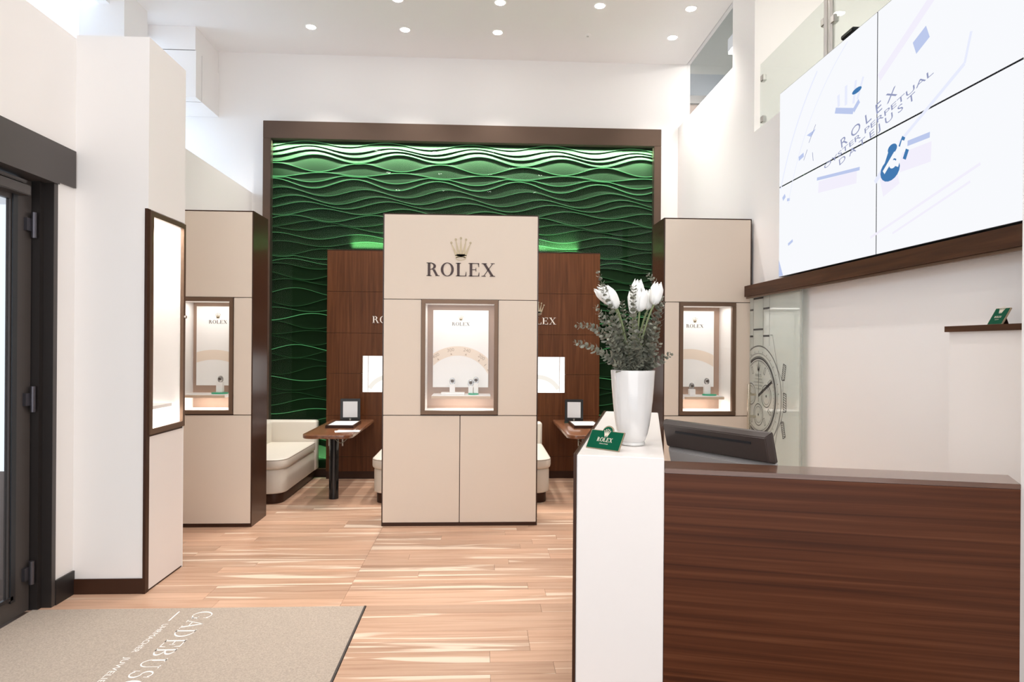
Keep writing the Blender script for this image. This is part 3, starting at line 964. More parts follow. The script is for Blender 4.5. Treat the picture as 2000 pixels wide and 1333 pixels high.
def sofa(label, x0, x1, side, y0=6.16, y1=7.33):
    """bench with plinth, base, cushion and a backrest at the far end and along one side (side = +1: back on the x1 side)"""
    r = root('booth_sofa', label, 'sofa', ((x0 + x1) / 2, (y0 + y1) / 2, 0), 0, 'cream leather booth sofas')
    R_ = 0.14
    rcs = [0.02, R_, 0.02, 0.02] if side < 0 else [R_, 0.02, 0.02, 0.02]
    i = 0.045
    MB().rbox(x0 + i, x1 - i, y0 + i, y1, 0, 0.10, [max(0.01, c - i) for c in rcs], 0.004).build('plinth', 'darkbrown', r, smooth=40)
    MB().rbox(x0 + 0.015, x1 - 0.015, y0 + 0.015, y1, 0.095, 0.325, rcs, 0.02).build('base', 'sofa', r, smooth=40)
    cu = MB().rbox(x0, x1, y0, y1 - 0.16, 0.325, 0.425, rcs, 0.022, bevb=0.03).build('seat_cushion', 'sofa', r, smooth=50)
    # piping round the upper edge of the cushion
    pts = []
    for (cx, cy, sx, sy, a0, rr) in ((x0, y0, 1, 1, PI, rcs[0]), (x1, y0, -1, 1, 1.5 * PI, rcs[1]), (x1, y1 - 0.16, -1, -1, 0, 0.02), (x0, y1 - 0.16, 1, -1, 0.5 * PI, 0.02)):
        for k in range(6):
            a = a0 + k / 5 * PI / 2
            rq = rr
            pts.append((cx + sx * rq + (rq - 0.004) * math.cos(a), cy + sy * rq + (rq - 0.004) * math.sin(a), 0.412))
    pts.append(pts[0])
    MB().tube(pts, 0.004, 6, False).build('piping', 'piping', cu, smooth=60)
    MB().rbox(x0, x1, y1 - 0.15, y1, 0.10, 0.655, [0.03, 0.03, 0.03, 0.03], 0.025).build('backrest', 'sofa', r, smooth=50)
    if side < 0:
        MB().rbox(x0, x0 + 0.15, y0 + 0.10, y1 - 0.152, 0.40, 0.655, 0.03, 0.025).build('backrest', 'sofa', r, smooth=50)
    else:
        MB().rbox(x1 - 0.15, x1, y0 + 0.10, y1 - 0.152, 0.40, 0.655, 0.03, 0.025).build('backrest', 'sofa', r, smooth=50)
    return r


sofa('cream leather booth sofa seen between the left tower and the table', -2.45, -1.825, -1, 6.16, 7.46)
sofa('cream leather booth sofa showing its corner left of the central tower', -1.035, -0.19, 1)
sofa('cream leather booth sofa showing its corner right of the central tower', -0.175, 0.682, -1)


# ------------------------------------------------------------------ tables in the booths
def booth_table(label, x0, x1, leg):
    r = root('booth_table', label, 'table', ((x0 + x1) / 2, 6.7, 0), 0, 'walnut booth tables')
    MB().rbox(x0, x1, 6.05, 7.34, 0.632, 0.668, [0.10, 0.10, 0.004, 0.004], 0.006, seg=8).build('table_top', 'walnut_table', r, smooth=40)
    MB().lathe([(0.046, 0), (0.046, 0.63)], 24, (leg, 6.42, 0)).build('leg', 'blackgloss', r, smooth=40)
    MB().tube([(leg - 0.065, 6.5, 0.632), (leg - 0.066, 6.5, 0.50)], 0.006, 8).build('bracket', 'steel', r, smooth=40)
    MB().tube([(leg + 0.063, 6.5, 0.632), (leg + 0.064, 6.5, 0.50)], 0.006, 8).build('bracket', 'steel', r, smooth=40)
    return r


booth_table('walnut booth table with rounded end left of the central tower', -1.655, -1.190, -1.428)
booth_table('walnut booth table with rounded end between the central tower and the counter', 0.815, 1.280, 1.05)


def tray(label, x0, x1):
    y0, y1, z = 6.55, 6.97, 0.6685
    r = root('presentation_tray', label, 'tray', ((x0 + x1) / 2, 6.76, z), 0, 'presentation trays on the booth tables')
    B((x0, x1, y0, y1, z, z + 0.012), (x0, x1, y0, y0 + 0.012, z + .012, z + 0.03), (x0, x1, y1 - 0.012, y1, z + .012, z + 0.03), (x0, x0 + 0.012, y0 + .012, y1 - .012, z + .012, z + 0.03),
      (x1 - 0.012, x1, y0 + .012, y1 - .012, z + .012, z + 0.03)).build('rim', 'darkbrown', r)
    B((x0 + 0.012, x1 - 0.012, y0 + 0.012, y1 - 0.012, z + 0.012, z + 0.026)).build('lining', 'casewhite', r, bevel=0.004)
    return r


tray('white lined presentation tray on the left booth table', -1.545, -1.268)
tray('white lined presentation tray on the booth table near the counter', 0.945, 1.225)


def stand(label, x0, x1, lean):
    """black easel picture stand with a white card and small coronet"""
    z, y = 0.6685, 7.06
    r = root('card_stand', label, 'card stand', ((x0 + x1) / 2, y, z), 0, 'black card stands on the booth tables')
    h = 0.255
    wx = (x1 - x0) / 2
    B((-wx, wx, -0.012, 0.0, 0.0, h)).build('frame', 'black', r, True, bevel=0.004)
    B((-wx * 0.72, wx * 0.72, -0.0135, -0.012, 0.055, h - 0.03)).build('card', 'lightcard', r, True)
    B((-wx - 0.004, wx + 0.004, -0.05, 0.03, 0.0, 0.008)).build('foot', 'signgreen_dark', r, True)
    flat(crown(), (0, -0.0125, 0.022), (1, 0, 0), (0, 0, 1), 0.022, 0.001).build('crown_emblem', 'logo_silver', r, True)
    P, wd = word('ROLEX')
    flat(P, (-wd * 0.008 / 2, -0.0125, 0.012), (1, 0, 0), (0, 0, 1), 0.008, 0.001).build('lettering', 'logo_silver', r, True)
    B((-0.01, 0.01, 0.0, 0.05, 0.0, h * 0.5)).build('prop', 'black', r, True)
    r.rotation_euler = (0, 0, lean)
    return r


mat('lightcard', (0.80, 0.80, 0.81), 0.4)
mat('signgreen_dark', (0.006, 0.03, 0.016), 0.3)
stand('black stand with a white card on the left booth table', -1.505, -1.295, 0.10)
stand('black stand with a white card on the booth table near the counter', 0.915, 1.115, -0.05)
pp = root('paper_sheets', 'white paper sheets lying at the edge of the left booth table', 'paper', (-1.27, 6.33, 0.6685))
o = B((-0.13, 0.10, -0.07, 0.06, 0, 0.0015)).build('sheet', 'poster', pp, True)
o.rotation_euler = (0, 0, 0.25)
o = B((-0.12, 0.10, -0.06, 0.06, 0.0016, 0.003)).build('sheet', 'poster', pp, True)
o.rotation_euler = (0, 0, -0.12)
for lb, x in (('thin cable loop hanging under the left booth table', -1.30), ('thin cable loop hanging under the booth table near the counter', 0.965)):
    pts = [(x - 0.06 + 0.012 * k, 6.12, 0.631 - 0.045 * math.sin(PI * k / 10)) for k in range(11)]
    tag(MB().tube(pts, 0.0035, 6).build('cable', 'eucastem', smooth=60), lb, 'cable', 'cables under the booth tables')

# ------------------------------------------------------------------ reception counter and desk
AN = math.radians(-14.6)
CO = (0.356, 2.392)
ct = root('reception_counter', 'narrow white reception counter with a dark edge carrying the vase', 'counter', (CO[0], CO[1], 0), AN)
MB().box(0.0, 0.315, 0.0, 1.66, 0.0, 1.10).build('body', 'lacquer', ct, True, bevel=0.003)
MB().box(-0.012, -0.001, -0.002, 1.66, 0.0, 1.103).build('edge_panel', 'darkbrown', ct, True)
dk = root('reception_desk', 'dark walnut reception desk front right of the white counter', 'desk', (CO[0], CO[1], 0), AN)
ex = 1.443
MB().box(0.3165, ex, 0.001, 0.035, 0.0, 1.045).build('front_panel', 'walnut_desk', dk, True)
MB().prism([(0.3165, -0.001), (ex, -0.001), (ex + 0.044, 0.169), (0.3165, 0.164)], 1.046, 1.063).build('top_ledge', 'walnut_top', dk, True, bevel=0.002)
MB().box(0.3165, ex - 0.01, 0.036, 0.70, 0.71, 0.745).build('worktop', 'lacquer', dk, True)
MB().box(0.3165, 0.345, 0.036, 0.70, 0.0, 0.71).build('side_panel', 'walnut_desk', dk, True)
MB().box(ex - 0.04, ex - 0.012, 0.036, 0.70, 0.0, 0.71).build('side_panel', 'walnut_desk', dk, True)

# monitor, back towards the camera
mo = root('computer_monitor', 'black computer monitor seen from behind over the reception desk', 'monitor', (1.018, 2.640, 0.7455))
ma = math.atan2(2.367 - 2.815, 1.08 - 0.80)
W2 = 0.262
tilt = Matrix.Rotation(math.radians(16), 4, 'X')


def monpart(name, mb, mt, **kw):
    """panel coordinates: x along the width, -y = back of the screen (towards the camera), z up from the lower edge"""
    M = Matrix.Rotation(ma, 4, 'Z') @ Matrix.Translation((0, 0, 0.12)) @ tilt
    mb.v = [tuple(M @ Vector(p)) for p in mb.v]
    return mb.build(name, mt, mo, True, **kw)


def shell(z0, z1, zc, d0, d1):
    return MB().loops([[(x, y, z) for x, z in ((-W2 * k, a), (W2 * k, a), (W2 * k, b), (-W2 * k, b))] for (k, a, b, y) in ((1, z0, z1, 0.012), (1, z0, z1, d0), (0.95, z0 + zc, z1 - zc, d1))])


monpart('housing', shell(0.208, 0.33, 0.012, -0.004, -0.026), 'monitor', bevel=0.003)
monpart('lower_back_sheen', shell(0.0, 0.207, 0.010, -0.004, -0.022), 'painted_sheen_grey', bevel=0.003)  # lighter grey paints in the white worktop's reflection on the lower back
monpart('screen', B((-W2 + 0.008, W2 - 0.008, 0.012, 0.0135, 0.03, 0.322)), 'blackgloss')
monpart('vent_slot', B((-0.185, 0.185, -0.0285, -0.0225, 0.286, 0.295)), 'gasket')
monpart('chin', B((-W2, W2, -0.004, 0.012, -0.035, 0.001)), 'steel', bevel=0.002)
monpart('stand_mount', B((-0.05, 0.05, -0.060, -0.030, 0.02, 0.13)), 'plasticwhite', bevel=0.004)
MB().rbox(-0.10, 0.10, -0.09, 0.09, 0, 0.012, 0.02, 0.004).build('foot', 'plasticwhite', mo, True, smooth=40)
MB().box(-0.03, 0.03, -0.055, -0.035, 0.012, 0.24).build('stand_neck', 'plasticwhite', mo, True)

# green plaque on the counter


def plaque(label, loc, rz, wdt, hgt, lean, arch=True, sx=1.0):
    r = root('green_plaque', label, 'plaque', loc, rz, 'green plaques')
    M = Matrix.Rotation(lean, 4, 'X')

    def pt(name, mb, mt):
        mb.v = [tuple(M @ Vector(p)) for p in mb.v]
        return mb.build(name, mt, r, True)
    def outline(i):
        w_, h_ = wdt / 2 - i, hgt - i
        if arch:
            ar = wdt * 0.16 - i
            return [(-w_, i), (w_, i), (w_, h_)] + [(ar * math.cos(a), h_ + 0.6 * ar * math.sin(a) * 1.5) for a in [PI * k / 12 for k in range(13)]] + [(-w_, h_)]
        return [(-w_, i), (w_, i), (w_, h_), (-w_, h_)]
    def sheet(i, y0, y1):
        o = outline(i)
        return MB().loops([[(x, y0, z) for x, z in o], [(x, y1, z) for x, z in o]])
    pt('rim', sheet(0, 0.0, 0.006), 'signgold')
    pt('face', sheet(0.0028, -0.0012, -0.0001), 'signgreen')
    P, wd = word('ROLEX')
    s = wdt * 0.46 / wd
    pt('lettering', flat(P, (-wd * s / 2, -0.0014, hgt * 0.40), (1, 0, 0), (0, 0, 1), s * 1.25, 0.0008, su=s), 'signtext')
    pt('crown_emblem', flat(crown(), (0, -0.0014, hgt * 0.66), (1, 0, 0), (0, 0, 1), hgt * 0.38, 0.0008), 'signtext')
    Pn, wn = font_polys('OFFICIAL RETAILER')
    s2 = wdt * 0.26 / wn
    pt('small_lettering', flat(Pn, (-wn * s2 / 2, -0.0014, hgt * 0.27), (1, 0, 0), (0, 0, 1), hgt * 0.055, 0, su=s2), 'signtext')
    pr = MB().add([(-0.015, 0.006, hgt * 0.7), (0.015, 0.006, hgt * 0.7), (0.015, 0.06, 0.012), (-0.015, 0.06, 0.012), (-0.015, 0.008, hgt * 0.7), (0.015, 0.008, hgt * 0.7), (0.015, 0.062, 0.012), (-0.015, 0.062, 0.012)],
                  [(0, 1, 2, 3), (4, 5, 6, 7), (0, 1, 5, 4), (2, 3, 7, 6), (1, 2, 6, 5), (0, 3, 7, 4)])
    pt('prop', pr, 'logo_brown')
    return r


plaque('green plaque with arched top leaning on the white counter beside the vase', (0.4685, 2.498, 1.102), math.atan2(2.442 - 2.554, 0.522 - 0.415), 0.155, 0.080, -0.55)

# cabinet at the right wall with a second plaque
cb = root('side_cabinet', 'white cabinet with a walnut top at the right edge behind the desk', 'cabinet', (2.17, 2.56, 0))
B((2.055, XR - 0.002, 2.375, 2.765, 0, 1.575)).build('body', 'lacquer', cb)
B((2.040, XR - 0.002, 2.36, 2.775, 1.575, 1.600)).build('top', 'walnut_beam', cb)
plaque('green plaque leaning on the walnut topped cabinet at the right edge', (2.10, 2.571, 1.6015), -PI / 2, 0.076, 0.080, -0.53, False)

# ------------------------------------------------------------------ vase and flowers
VX, VY, VZ = 0.620, 2.634, 1.1005
va = root('vase', 'tall glossy white tapered vase on the white counter', 'vase', (VX, VY, VZ))
mat('clearbase', (0.72, 0.72, 0.70), 0.05, coat=1.0)
MB().lathe([(0.046, 0), (0.051, 0.003), (0.0505, 0.011), (0.0485, 0.014)], 48).build('glass_base', 'clearbase', va, True, smooth=50)
MB().lathe([(0.0480, 0.0142), (0.053, 0.022), (0.061, 0.045), (0.0685, 0.080), (0.0755, 0.130), (0.0805, 0.18), (0.0845, 0.23), (0.0875, 0.28), (0.089, 0.303), (0.0885, 0.305), (0.086, 0.305),
            (0.0845, 0.29), (0.080, 0.22), (0.07, 0.12), (0.055, 0.05), (0.04, 0.03)], 56).build('body', 'vase', va, True, smooth=50)
MB().lathe([(0.083, 0.268), (0.083, 0.274)], 40).build('filler', 'soil', va, True)
q = random.Random(21)


def W(px, py, y):
    """a point of the bouquet given in the plane y"""
    d = fw + rt * ((px - 1000) / F) - up * ((py - CY) / F)
    t = y / d.y
    return Vector((d.x * t, y, CAMH + d.z * t))


def bez(a, b, c, n=10):
    return [a * (1 - t) ** 2 + b * (2 * t * (1 - t)) + c * t * t for t in [k / n for k in range(n + 1)]]


def tulip(label, base, tip, wdt, yb, yt, spread=1.0, drop=None):
    b, t = W(*base, yb), W(*tip, yt)
    mouth = Vector((VX + (b.x - VX) * 0.25, VY + (b.y - VY) * 0.3, VZ + 0.30))
    r = root('tulip', label, 'flower', tuple(mouth), 0, 'white tulips in the vase')
    ax = (t - b)
    Ln = ax.length
    ax.normalize()
    ctrl = Vector((mouth.x + (b.x - mouth.x) * 0.35, b.y, mouth.z + (b.z - mouth.z) * 0.7))
    root_pt = Vector((VX + (mouth.x - VX) * 0.3, VY + (mouth.y - VY) * 0.3, VZ + 0.275))
    MB().tube(bez(root_pt, ctrl, b, 12), 0.0042, 8).build('stem', 'stemgreen', r, smooth=60)
    s1 = ax.orthogonal().normalized()
    s2 = ax.cross(s1)
    for k in range(6):
        a = 2 * PI * k / 6 + 0.3
        inner = k % 2
        out = s1 * math.cos(a) + s2 * math.sin(a)
        sd = ax.cross(out)
        rad = wdt / 2 * (0.92 if inner else 1.0)
        mb = MB()
        rows_, cols_ = 9, 7
        v = []
        for i in range(rows_):
            tt = i / (rows_ - 1)
            prof = (math.sin(PI * min(1, tt * 0.62 + 0.10)) ** 0.8) * (1.0 if tt < 0.85 else 1.0)
            rr = rad * (0.28 + 0.75 * prof) if tt > 0 else rad * 0.22
            if tt > 0.75:
                rr *= 1 - 0.35 * (tt - 0.75) / 0.25
            hw = 0.62 * rad * math.sin(PI * min(0.985, 0.10 + 0.90 * tt)) ** 0.55 * 1.45
            ln = Ln * (tt * (0.97 if inner else 1.0) + 0.02 * q.random() * (tt > .9))
            for j in range(cols_):
                u = (j / (cols_ - 1) - 0.5) * 2
                an = u * hw / max(rr, 0.006)
                an = max(-1.0, min(1.0, an))
                p = b + ax * (ln - 0.012 * u * u * tt) + out * (rr * math.cos(an)) + sd * (rr * math.sin(an))
                v.append(tuple(p))
        f = [(i * cols_ + j, i * cols_ + j + 1, (i + 1) * cols_ + j + 1, (i + 1) * cols_ + j) for i in range(rows_ - 1) for j in range(cols_ - 1)]
        mb.add(v, f)
        o = mb.build('petal', 'petal', r, smooth=80)
        md = o.modifiers.new('thick', 'SOLIDIFY')
        md.thickness = 0.0012
    # one long leaf
    e = W(base[0] + q.uniform(-14, 14), base[1] + q.uniform(25, 60), yb)
    path = bez(root_pt, (root_pt + e) / 2 + Vector((q.uniform(-.02, .02), -0.01, 0.02)), e, 8)
    mb = MB()
    v = []
    for i, p in enumerate(path):
        wd_ = 0.010 * math.sin(PI * (0.15 + 0.85 * i / 8)) + 0.0008
        v += [tuple(p + Vector((-wd_, 0.004, 0))), tuple(p), tuple(p + Vector((wd_, 0.004, 0)))]
    f = [(i * 3 + j, i * 3 + j + 1, (i + 1) * 3 + j + 1, (i + 1) * 3 + j) for i in range(8) for j in range(2)]
    mb.add(v, f)
    o = mb.build('leaf', 'tulipleaf', r, smooth=80)
    md = o.modifiers.new('thick', 'SOLIDIFY')
    md.thickness = 0.001


tulip('leftmost white tulip leaning out to the left', (1199, 594), (1164, 562), 0.052, 2.66, 2.65)
tulip('large white tulip just right of the leftmost one', (1205, 603), (1180, 560), 0.058, 2.61, 2.60)
tulip('large white tulip at the front middle of the bouquet', (1249, 609), (1251, 562), 0.060, 2.58, 2.575)
tulip('white tulip standing highest behind the front middle one', (1243, 590), (1247, 546), 0.050, 2.66, 2.665)
tulip('narrow white tulip half hidden left of the front middle one', (1236, 615), (1234, 568), 0.036, 2.63, 2.63)
tulip('small white tulip tucked between the middle and the right one', (1265, 606), (1264, 566), 0.044, 2.68, 2.69)
tulip('rightmost white tulip leaning to the right', (1277, 596), (1286, 552), 0.052, 2.64, 2.65)


def sprig(label, pts, y0, y1, leafr=0.0160, dens=0.0092):
    """eucalyptus branch with round leaves in pairs; pts in the bouquet plane, depth going from y0 to y1"""
    n = len(pts)
    P3 = [W(px, py, y0 + (y1 - y0) * k / (n - 1)) for k, (px, py) in enumerate(pts)]
    P3[0] = Vector((VX + q.uniform(-0.05, 0.05), VY + q.uniform(-0.045, 0.045), VZ + 0.275))
    path = []
    for k in range(n - 1):
        a, b = P3[k], P3[k + 1]
        m = max(2, int((b - a).length / 0.012))
        path += [a.lerp(b, i / m) for i in range(m)]
    path.append(P3[-1])
    for _ in range(6):
        path = [path[0]] + [(path[i - 1] + path[i] * 2 + path[i + 1]) / 4 for i in range(1, len(path) - 1)] + [path[-1]]
    r = root('eucalyptus_sprig', label, 'sprig', tuple(path[0]), 0, 'eucalyptus sprigs in the vase')
    MB().tube(path, [0.0022 * (1 - 0.7 * i / len(path)) for i in range(len(path))], 5).build('stem', 'eucastem', r, smooth=60)
    tot = sum((path[i + 1] - path[i]).length for i in range(len(path) - 1))
    mb = MB()
    dist, nxt, turn = 0.0, 0.02, q.random() * 3
    for i in range(len(path) - 1):
        seg = path[i + 1] - path[i]
        dist += seg.length
        if dist >= nxt and path[i].z > VZ + 0.285:
            nxt = dist + dens
            t = seg.normalized()
            a = t.orthogonal().normalized()
            b = t.cross(a)
            turn += 1.45 + q.uniform(-.2, .2)
            fr_ = dist / tot
            lr = leafr * (1.12 - 0.62 * fr_ ** 1.5) * q.uniform(0.85, 1.15)
            for s in (0, PI):
                dr = a * math.cos(turn + s) + b * math.sin(turn + s)
                ld = (dr * 0.85 + t * 0.55 + Vector((0, 0, q.uniform(-.15, .25)))).normalized()
                sd = ld.cross(t).normalized()
                nn = sd.cross(ld).normalized()
                c = path[i] + ld * (lr * 1.05)
                ring_ = []
                for k in range(7):
                    an = 2 * PI * k / 7
                    ring_.append(c + ld * (lr * 1.05 * math.cos(an)) + sd * (lr * 0.92 * math.sin(an)) + nn * (lr * 0.18 * math.cos(2 * an)))
                base_ = c - nn * lr * 0.16
                mb.add([tuple(base_)] + [tuple(p) for p in ring_], [(0, k + 1, (k + 1) % 7 + 1) for k in range(7)])
    o = mb.build('leaves', 'euca', r, smooth=70)
    o['kind'] = 'stuff'
    return r


m0 = (1236, 724)
SP = [
    ('eucalyptus sprig rising highest at the upper left above the tulips', [m0, (1212, 660), (1187, 585), (1176, 555), (1166, 528)], 2.60, 2.58),
    ('eucalyptus sprig reaching far left at mid height', [m0, (1208, 690), (1172, 648), (1150, 634), (1121, 638)], 2.62, 2.66),
    ('eucalyptus sprig reaching farthest left low over the vase rim', [m0, (1205, 706), (1175, 690), (1150, 676), (1119, 668)], 2.60, 2.57),
    ('eucalyptus sprig rising highest at the upper right', [m0, (1268, 650), (1291, 590), (1282, 552), (1263, 534)], 2.66, 2.70),
    ('eucalyptus sprig reaching out low to the right past the vase', [m0, (1266, 712), (1288, 706), (1303, 696), (1314, 690)], 2.60, 2.60),
    ('eucalyptus sprig curving up at the right edge of the bouquet', [m0, (1268, 680), (1284, 640), (1288, 610), (1296, 588)], 2.62, 2.62),
    ('eucalyptus sprig in front of the left tulips', [m0, (1205, 680), (1178, 625), (1162, 596)], 2.60, 2.58),
    ('eucalyptus sprig running up in front of the narrow middle tulip', [m0, (1238, 670), (1236, 610), (1237, 556)], 2.56, 2.545),
    ('eucalyptus sprig between the left and middle tulips', [m0, (1226, 670), (1218, 620), (1215, 586)], 2.66, 2.68),
    ('short eucalyptus sprig at the front middle with pale tips', [m0, (1228, 700), (1226, 664)], 2.58, 2.56),
    ('short eucalyptus sprig at the front right of the middle', [m0, (1250, 690), (1250, 640)], 2.57, 2.555),
    ('bushy eucalyptus sprig below the right tulip', [m0, (1268, 685), (1276, 630)], 2.59, 2.57),
    ('short eucalyptus sprig at the lower right above the rim', [m0, (1270, 700), (1290, 668)], 2.58, 2.57),
    ('bushy eucalyptus sprig at the lower left above the rim', [m0, (1210, 695), (1186, 655)], 2.58, 2.56),
    ('short eucalyptus sprig drooping over the front of the rim', [m0, (1214, 712), (1196, 708)], 2.57, 2.555),
    ('short eucalyptus sprig at the front centre of the rim', [m0, (1246, 712), (1262, 700)], 2.56, 2.55),
    ('eucalyptus sprig behind the left tulips', [m0, (1206, 668), (1190, 620), (1172, 612)], 2.68, 2.70),
    ('eucalyptus sprig behind the right tulips', [m0, (1262, 660), (1262, 610)], 2.69, 2.71),
    ('dense eucalyptus sprig in the left middle of the bouquet', [m0, (1212, 672), (1200, 628)], 2.62, 2.62),
    ('dense eucalyptus sprig in the right middle of the bouquet', [m0, (1256, 680), (1266, 640)], 2.64, 2.64),
    ('lowest eucalyptus sprig at the left of the rim', [m0, (1206, 715), (1180, 700)], 2.63, 2.62),
    ('lowest eucalyptus sprig at the right of the rim', [m0, (1262, 716), (1284, 712)], 2.64, 2.66),
]
for s_ in SP:
    sprig(*s_)

# ------------------------------------------------------------------ video wall, beam, glass door
XS = 2.22
vw = root('video_wall', 'bright four panel video wall showing a blurred watch dial', 'video wall', (2.26, 3.57, 2.02))
YJ, PWD, ZB, ZJ, ZT = 3.568, 1.203, 2.028, 2.700, 3.405
for (a, b) in ((YJ, YJ + PWD), (YJ - PWD, YJ)):
    for (c, d) in ((ZB, ZJ), (ZJ, ZT)):
        pn = B((XS + 0.002, XR - 0.002, a + 0.0015, b - 0.0015, c + 0.0015, d - 0.0015)).build('screen_panel', 'screenframe', vw)
        B((XS, XS + 0.0019, a + 0.005, b - 0.005, c + 0.005, d - 0.005)).build('display', 'scr_white', pn)
XD = XS - 0.0006
def scr(name, polys, mt, k=0):
    """polygons given as (y, z) on the screen face; pieces that cross a bezel are left under it"""
    mb = MB()
    for p in polys:
        mb.add([(XD - k * 0.0002, y, z) for y, z in p], [tuple(range(len(p)))])
    return mb.build(name, mt, vw)
def line_text(txt, a, b, h, name):
    Pn, wn = font_polys(txt)
    (ya, za), (yb_, zb_) = a, b
    U = Vector((0, yb_ - ya, zb_ - za))
    ln = U.length
    U.normalize()
    V = Vector((0, -U.z, U.y))
    V = Vector((0, U.z, -U.y)) if V.z < 0 else V
    flat(Pn, (XD - 0.0006, ya, za), U, V, h, 0, su=ln / wn).build(name, 'scr_text', vw)
line_text('R O L E X', (3.935, 2.738), (3.385, 2.865), 0.060, 'screen_lettering')
line_text('OYSTER PERPETUAL', (4.130, 2.661), (3.105, 2.861), 0.032, 'screen_lettering')
line_text('D A T E J U S T', (3.955, 2.637), (3.235, 2.789), 0.040, 'screen_lettering')
BARW = 1.0


def bar(a, b, wd_):
    a, b = Vector(a), Vector(b)
    n_ = Vector((-(b - a).y, (b - a).x)).normalized() * wd_ / 2 * BARW
    return [tuple(a + n_), tuple(b + n_), tuple(b - n_), tuple(a - n_)]
scr('screen_shadow', [bar((4.20, 2.565), (3.76, 2.52), 0.075), bar((3.36, 2.49), (3.12, 2.48), 0.10), bar((3.52, 2.40), (3.38, 2.44), 0.12)], 'scr_pink', 0)
scr('screen_hand', [bar((4.219, 2.624), (3.73, 2.561), 0.020), bar((3.30, 2.575), (3.13, 2.566), 0.028)], 'scr_mid', 1)
scr('screen_hand', [bar((3.37, 2.60), (2.90, 2.82), 0.020), bar((2.90, 2.82), (2.86, 2.95), 0.016), bar((3.58, 2.44), (3.40, 2.58), 0.030)], 'scr_pale', 1)
scr('screen_hub', [ell(3.445, 2.475, 0.085, 0.060, 0, 340, 17), ell(3.425, 2.585, 0.040, 0.026, 0, 340, 17), bar((3.36, 2.575), (3.33, 2.62), 0.030), bar((3.50, 2.46), (3.43, 2.58), 0.05), bar((3.325, 2.50), (3.30, 2.545), 0.028)], 'scr_blue', 2)
scr('screen_hub', [bar((3.50, 2.475), (3.40, 2.555), 0.026), bar((3.39, 2.48), (3.33, 2.60), 0.034), ell(3.42, 2.50, 0.030, 0.022, 0, 340, 17)], 'scr_white', 3)
scr('screen_crown', [bar((4.00, 3.00), (3.80, 2.925), 0.035), bar((3.80, 2.925), (3.74, 2.965), 0.03)], 'scr_mid', 0)
scr('screen_crown', [bar((3.96, 3.01), (3.965, 3.085), 0.028), bar((3.88, 2.99), (3.88, 3.11), 0.028), bar((3.80, 2.97), (3.775, 3.10), 0.024), bar((3.76, 2.98), (3.70, 3.09), 0.020)], 'scr_pale', 0)
scr('screen_crown', [ell(3.765, 3.035, 0.05, 0.016, 0, 340, 15)], 'scr_blue', 1)
scr('screen_marker', [bar((3.25, 3.05), (3.15, 3.09), 0.075)], 'scr_mid', 0)
scr('screen_marker', [[(4.36, 2.96), (4.24, 2.965), (4.30, 2.93)], bar((4.47, 2.83), (4.40, 2.84), 0.03), bar((4.71, 2.60), (4.67, 2.62), 0.03), bar((4.64, 2.58), (4.60, 2.575), 0.02), bar((4.55, 2.27), (4.62, 2.25), 0.02)], 'scr_mid', 0)
scr('screen_marker', [bar((4.33, 2.90), (4.24, 2.995), 0.006), bar((4.40, 2.80), (4.35, 2.86), 0.006), bar((4.28, 2.82), (4.27, 2.76), 0.006)], 'scr_text', 0)
arcs = []
for R_, wq in ((1.62, 0.014), (1.46, 0.007)):
    a0_ = [(3.25 + R_ * math.cos(math.radians(t)), 2.05 + R_ * math.sin(math.radians(t))) for t in range(20, 75, 3)]
    arcs += [bar(a, b, wq) for a, b in zip(a0_, a0_[1:]) if all(YJ - PWD < p[0] < YJ + PWD - .01 and p[1] < ZT - .02 for p in (a, b))]
scr('screen_rehaut', arcs, 'scr_pale', 0)
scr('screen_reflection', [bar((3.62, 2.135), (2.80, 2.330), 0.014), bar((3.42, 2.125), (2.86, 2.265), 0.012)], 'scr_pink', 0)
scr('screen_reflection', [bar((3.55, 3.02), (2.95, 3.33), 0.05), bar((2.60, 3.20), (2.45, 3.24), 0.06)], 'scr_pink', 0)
scr('screen_corner', [[(YJ + PWD - 0.006, ZB + 0.006), (YJ + PWD - 0.075, ZB + 0.006), (YJ + PWD - 0.006, ZB + 0.13)]], 'scr_mid', 0)
B((XS - 0.01, XR - 0.003, 3.80, 3.93, 3.4065, 3.435)).build('sensor_bar', 'blackgloss', vw, bevel=0.006)
bm_ = struct('trim_3', B((2.20, XR - 0.001, 2.05, 5.353, 1.925, 2.015)), 'walnut_beam', 'walnut beam under the video wall above the glass door', 'beam')
struct('trim_4', B((2.215, 2.235, 2.05, 5.353, 1.910, 1.9248)), 'bronze', 'sliding door rail under the walnut beam', 'rail')

gd = root('sliding_glass_door', 'sliding glass door printed with a large watch drawing at the right wall', 'door', (2.26, 4.95, 0))
gl = B((2.262, 2.270, 4.507, 5.385, 0.01, 1.925)).build('glass_pane', 'door_glass', gd)
mat('greyedge', (0.42, 0.46, 0.42), 0.3)
B((2.2610, 2.2710, 4.494, 4.520, 0.01, 1.925)).build('glass_edge', 'greyedge', gd)
DCY, DCZ = 5.206, 1.110
ink1, ink2 = [], []
BARW = 1.5


def clipd(polys):
    return [p for p in polys if all(y < 5.383 for y, z in p)]


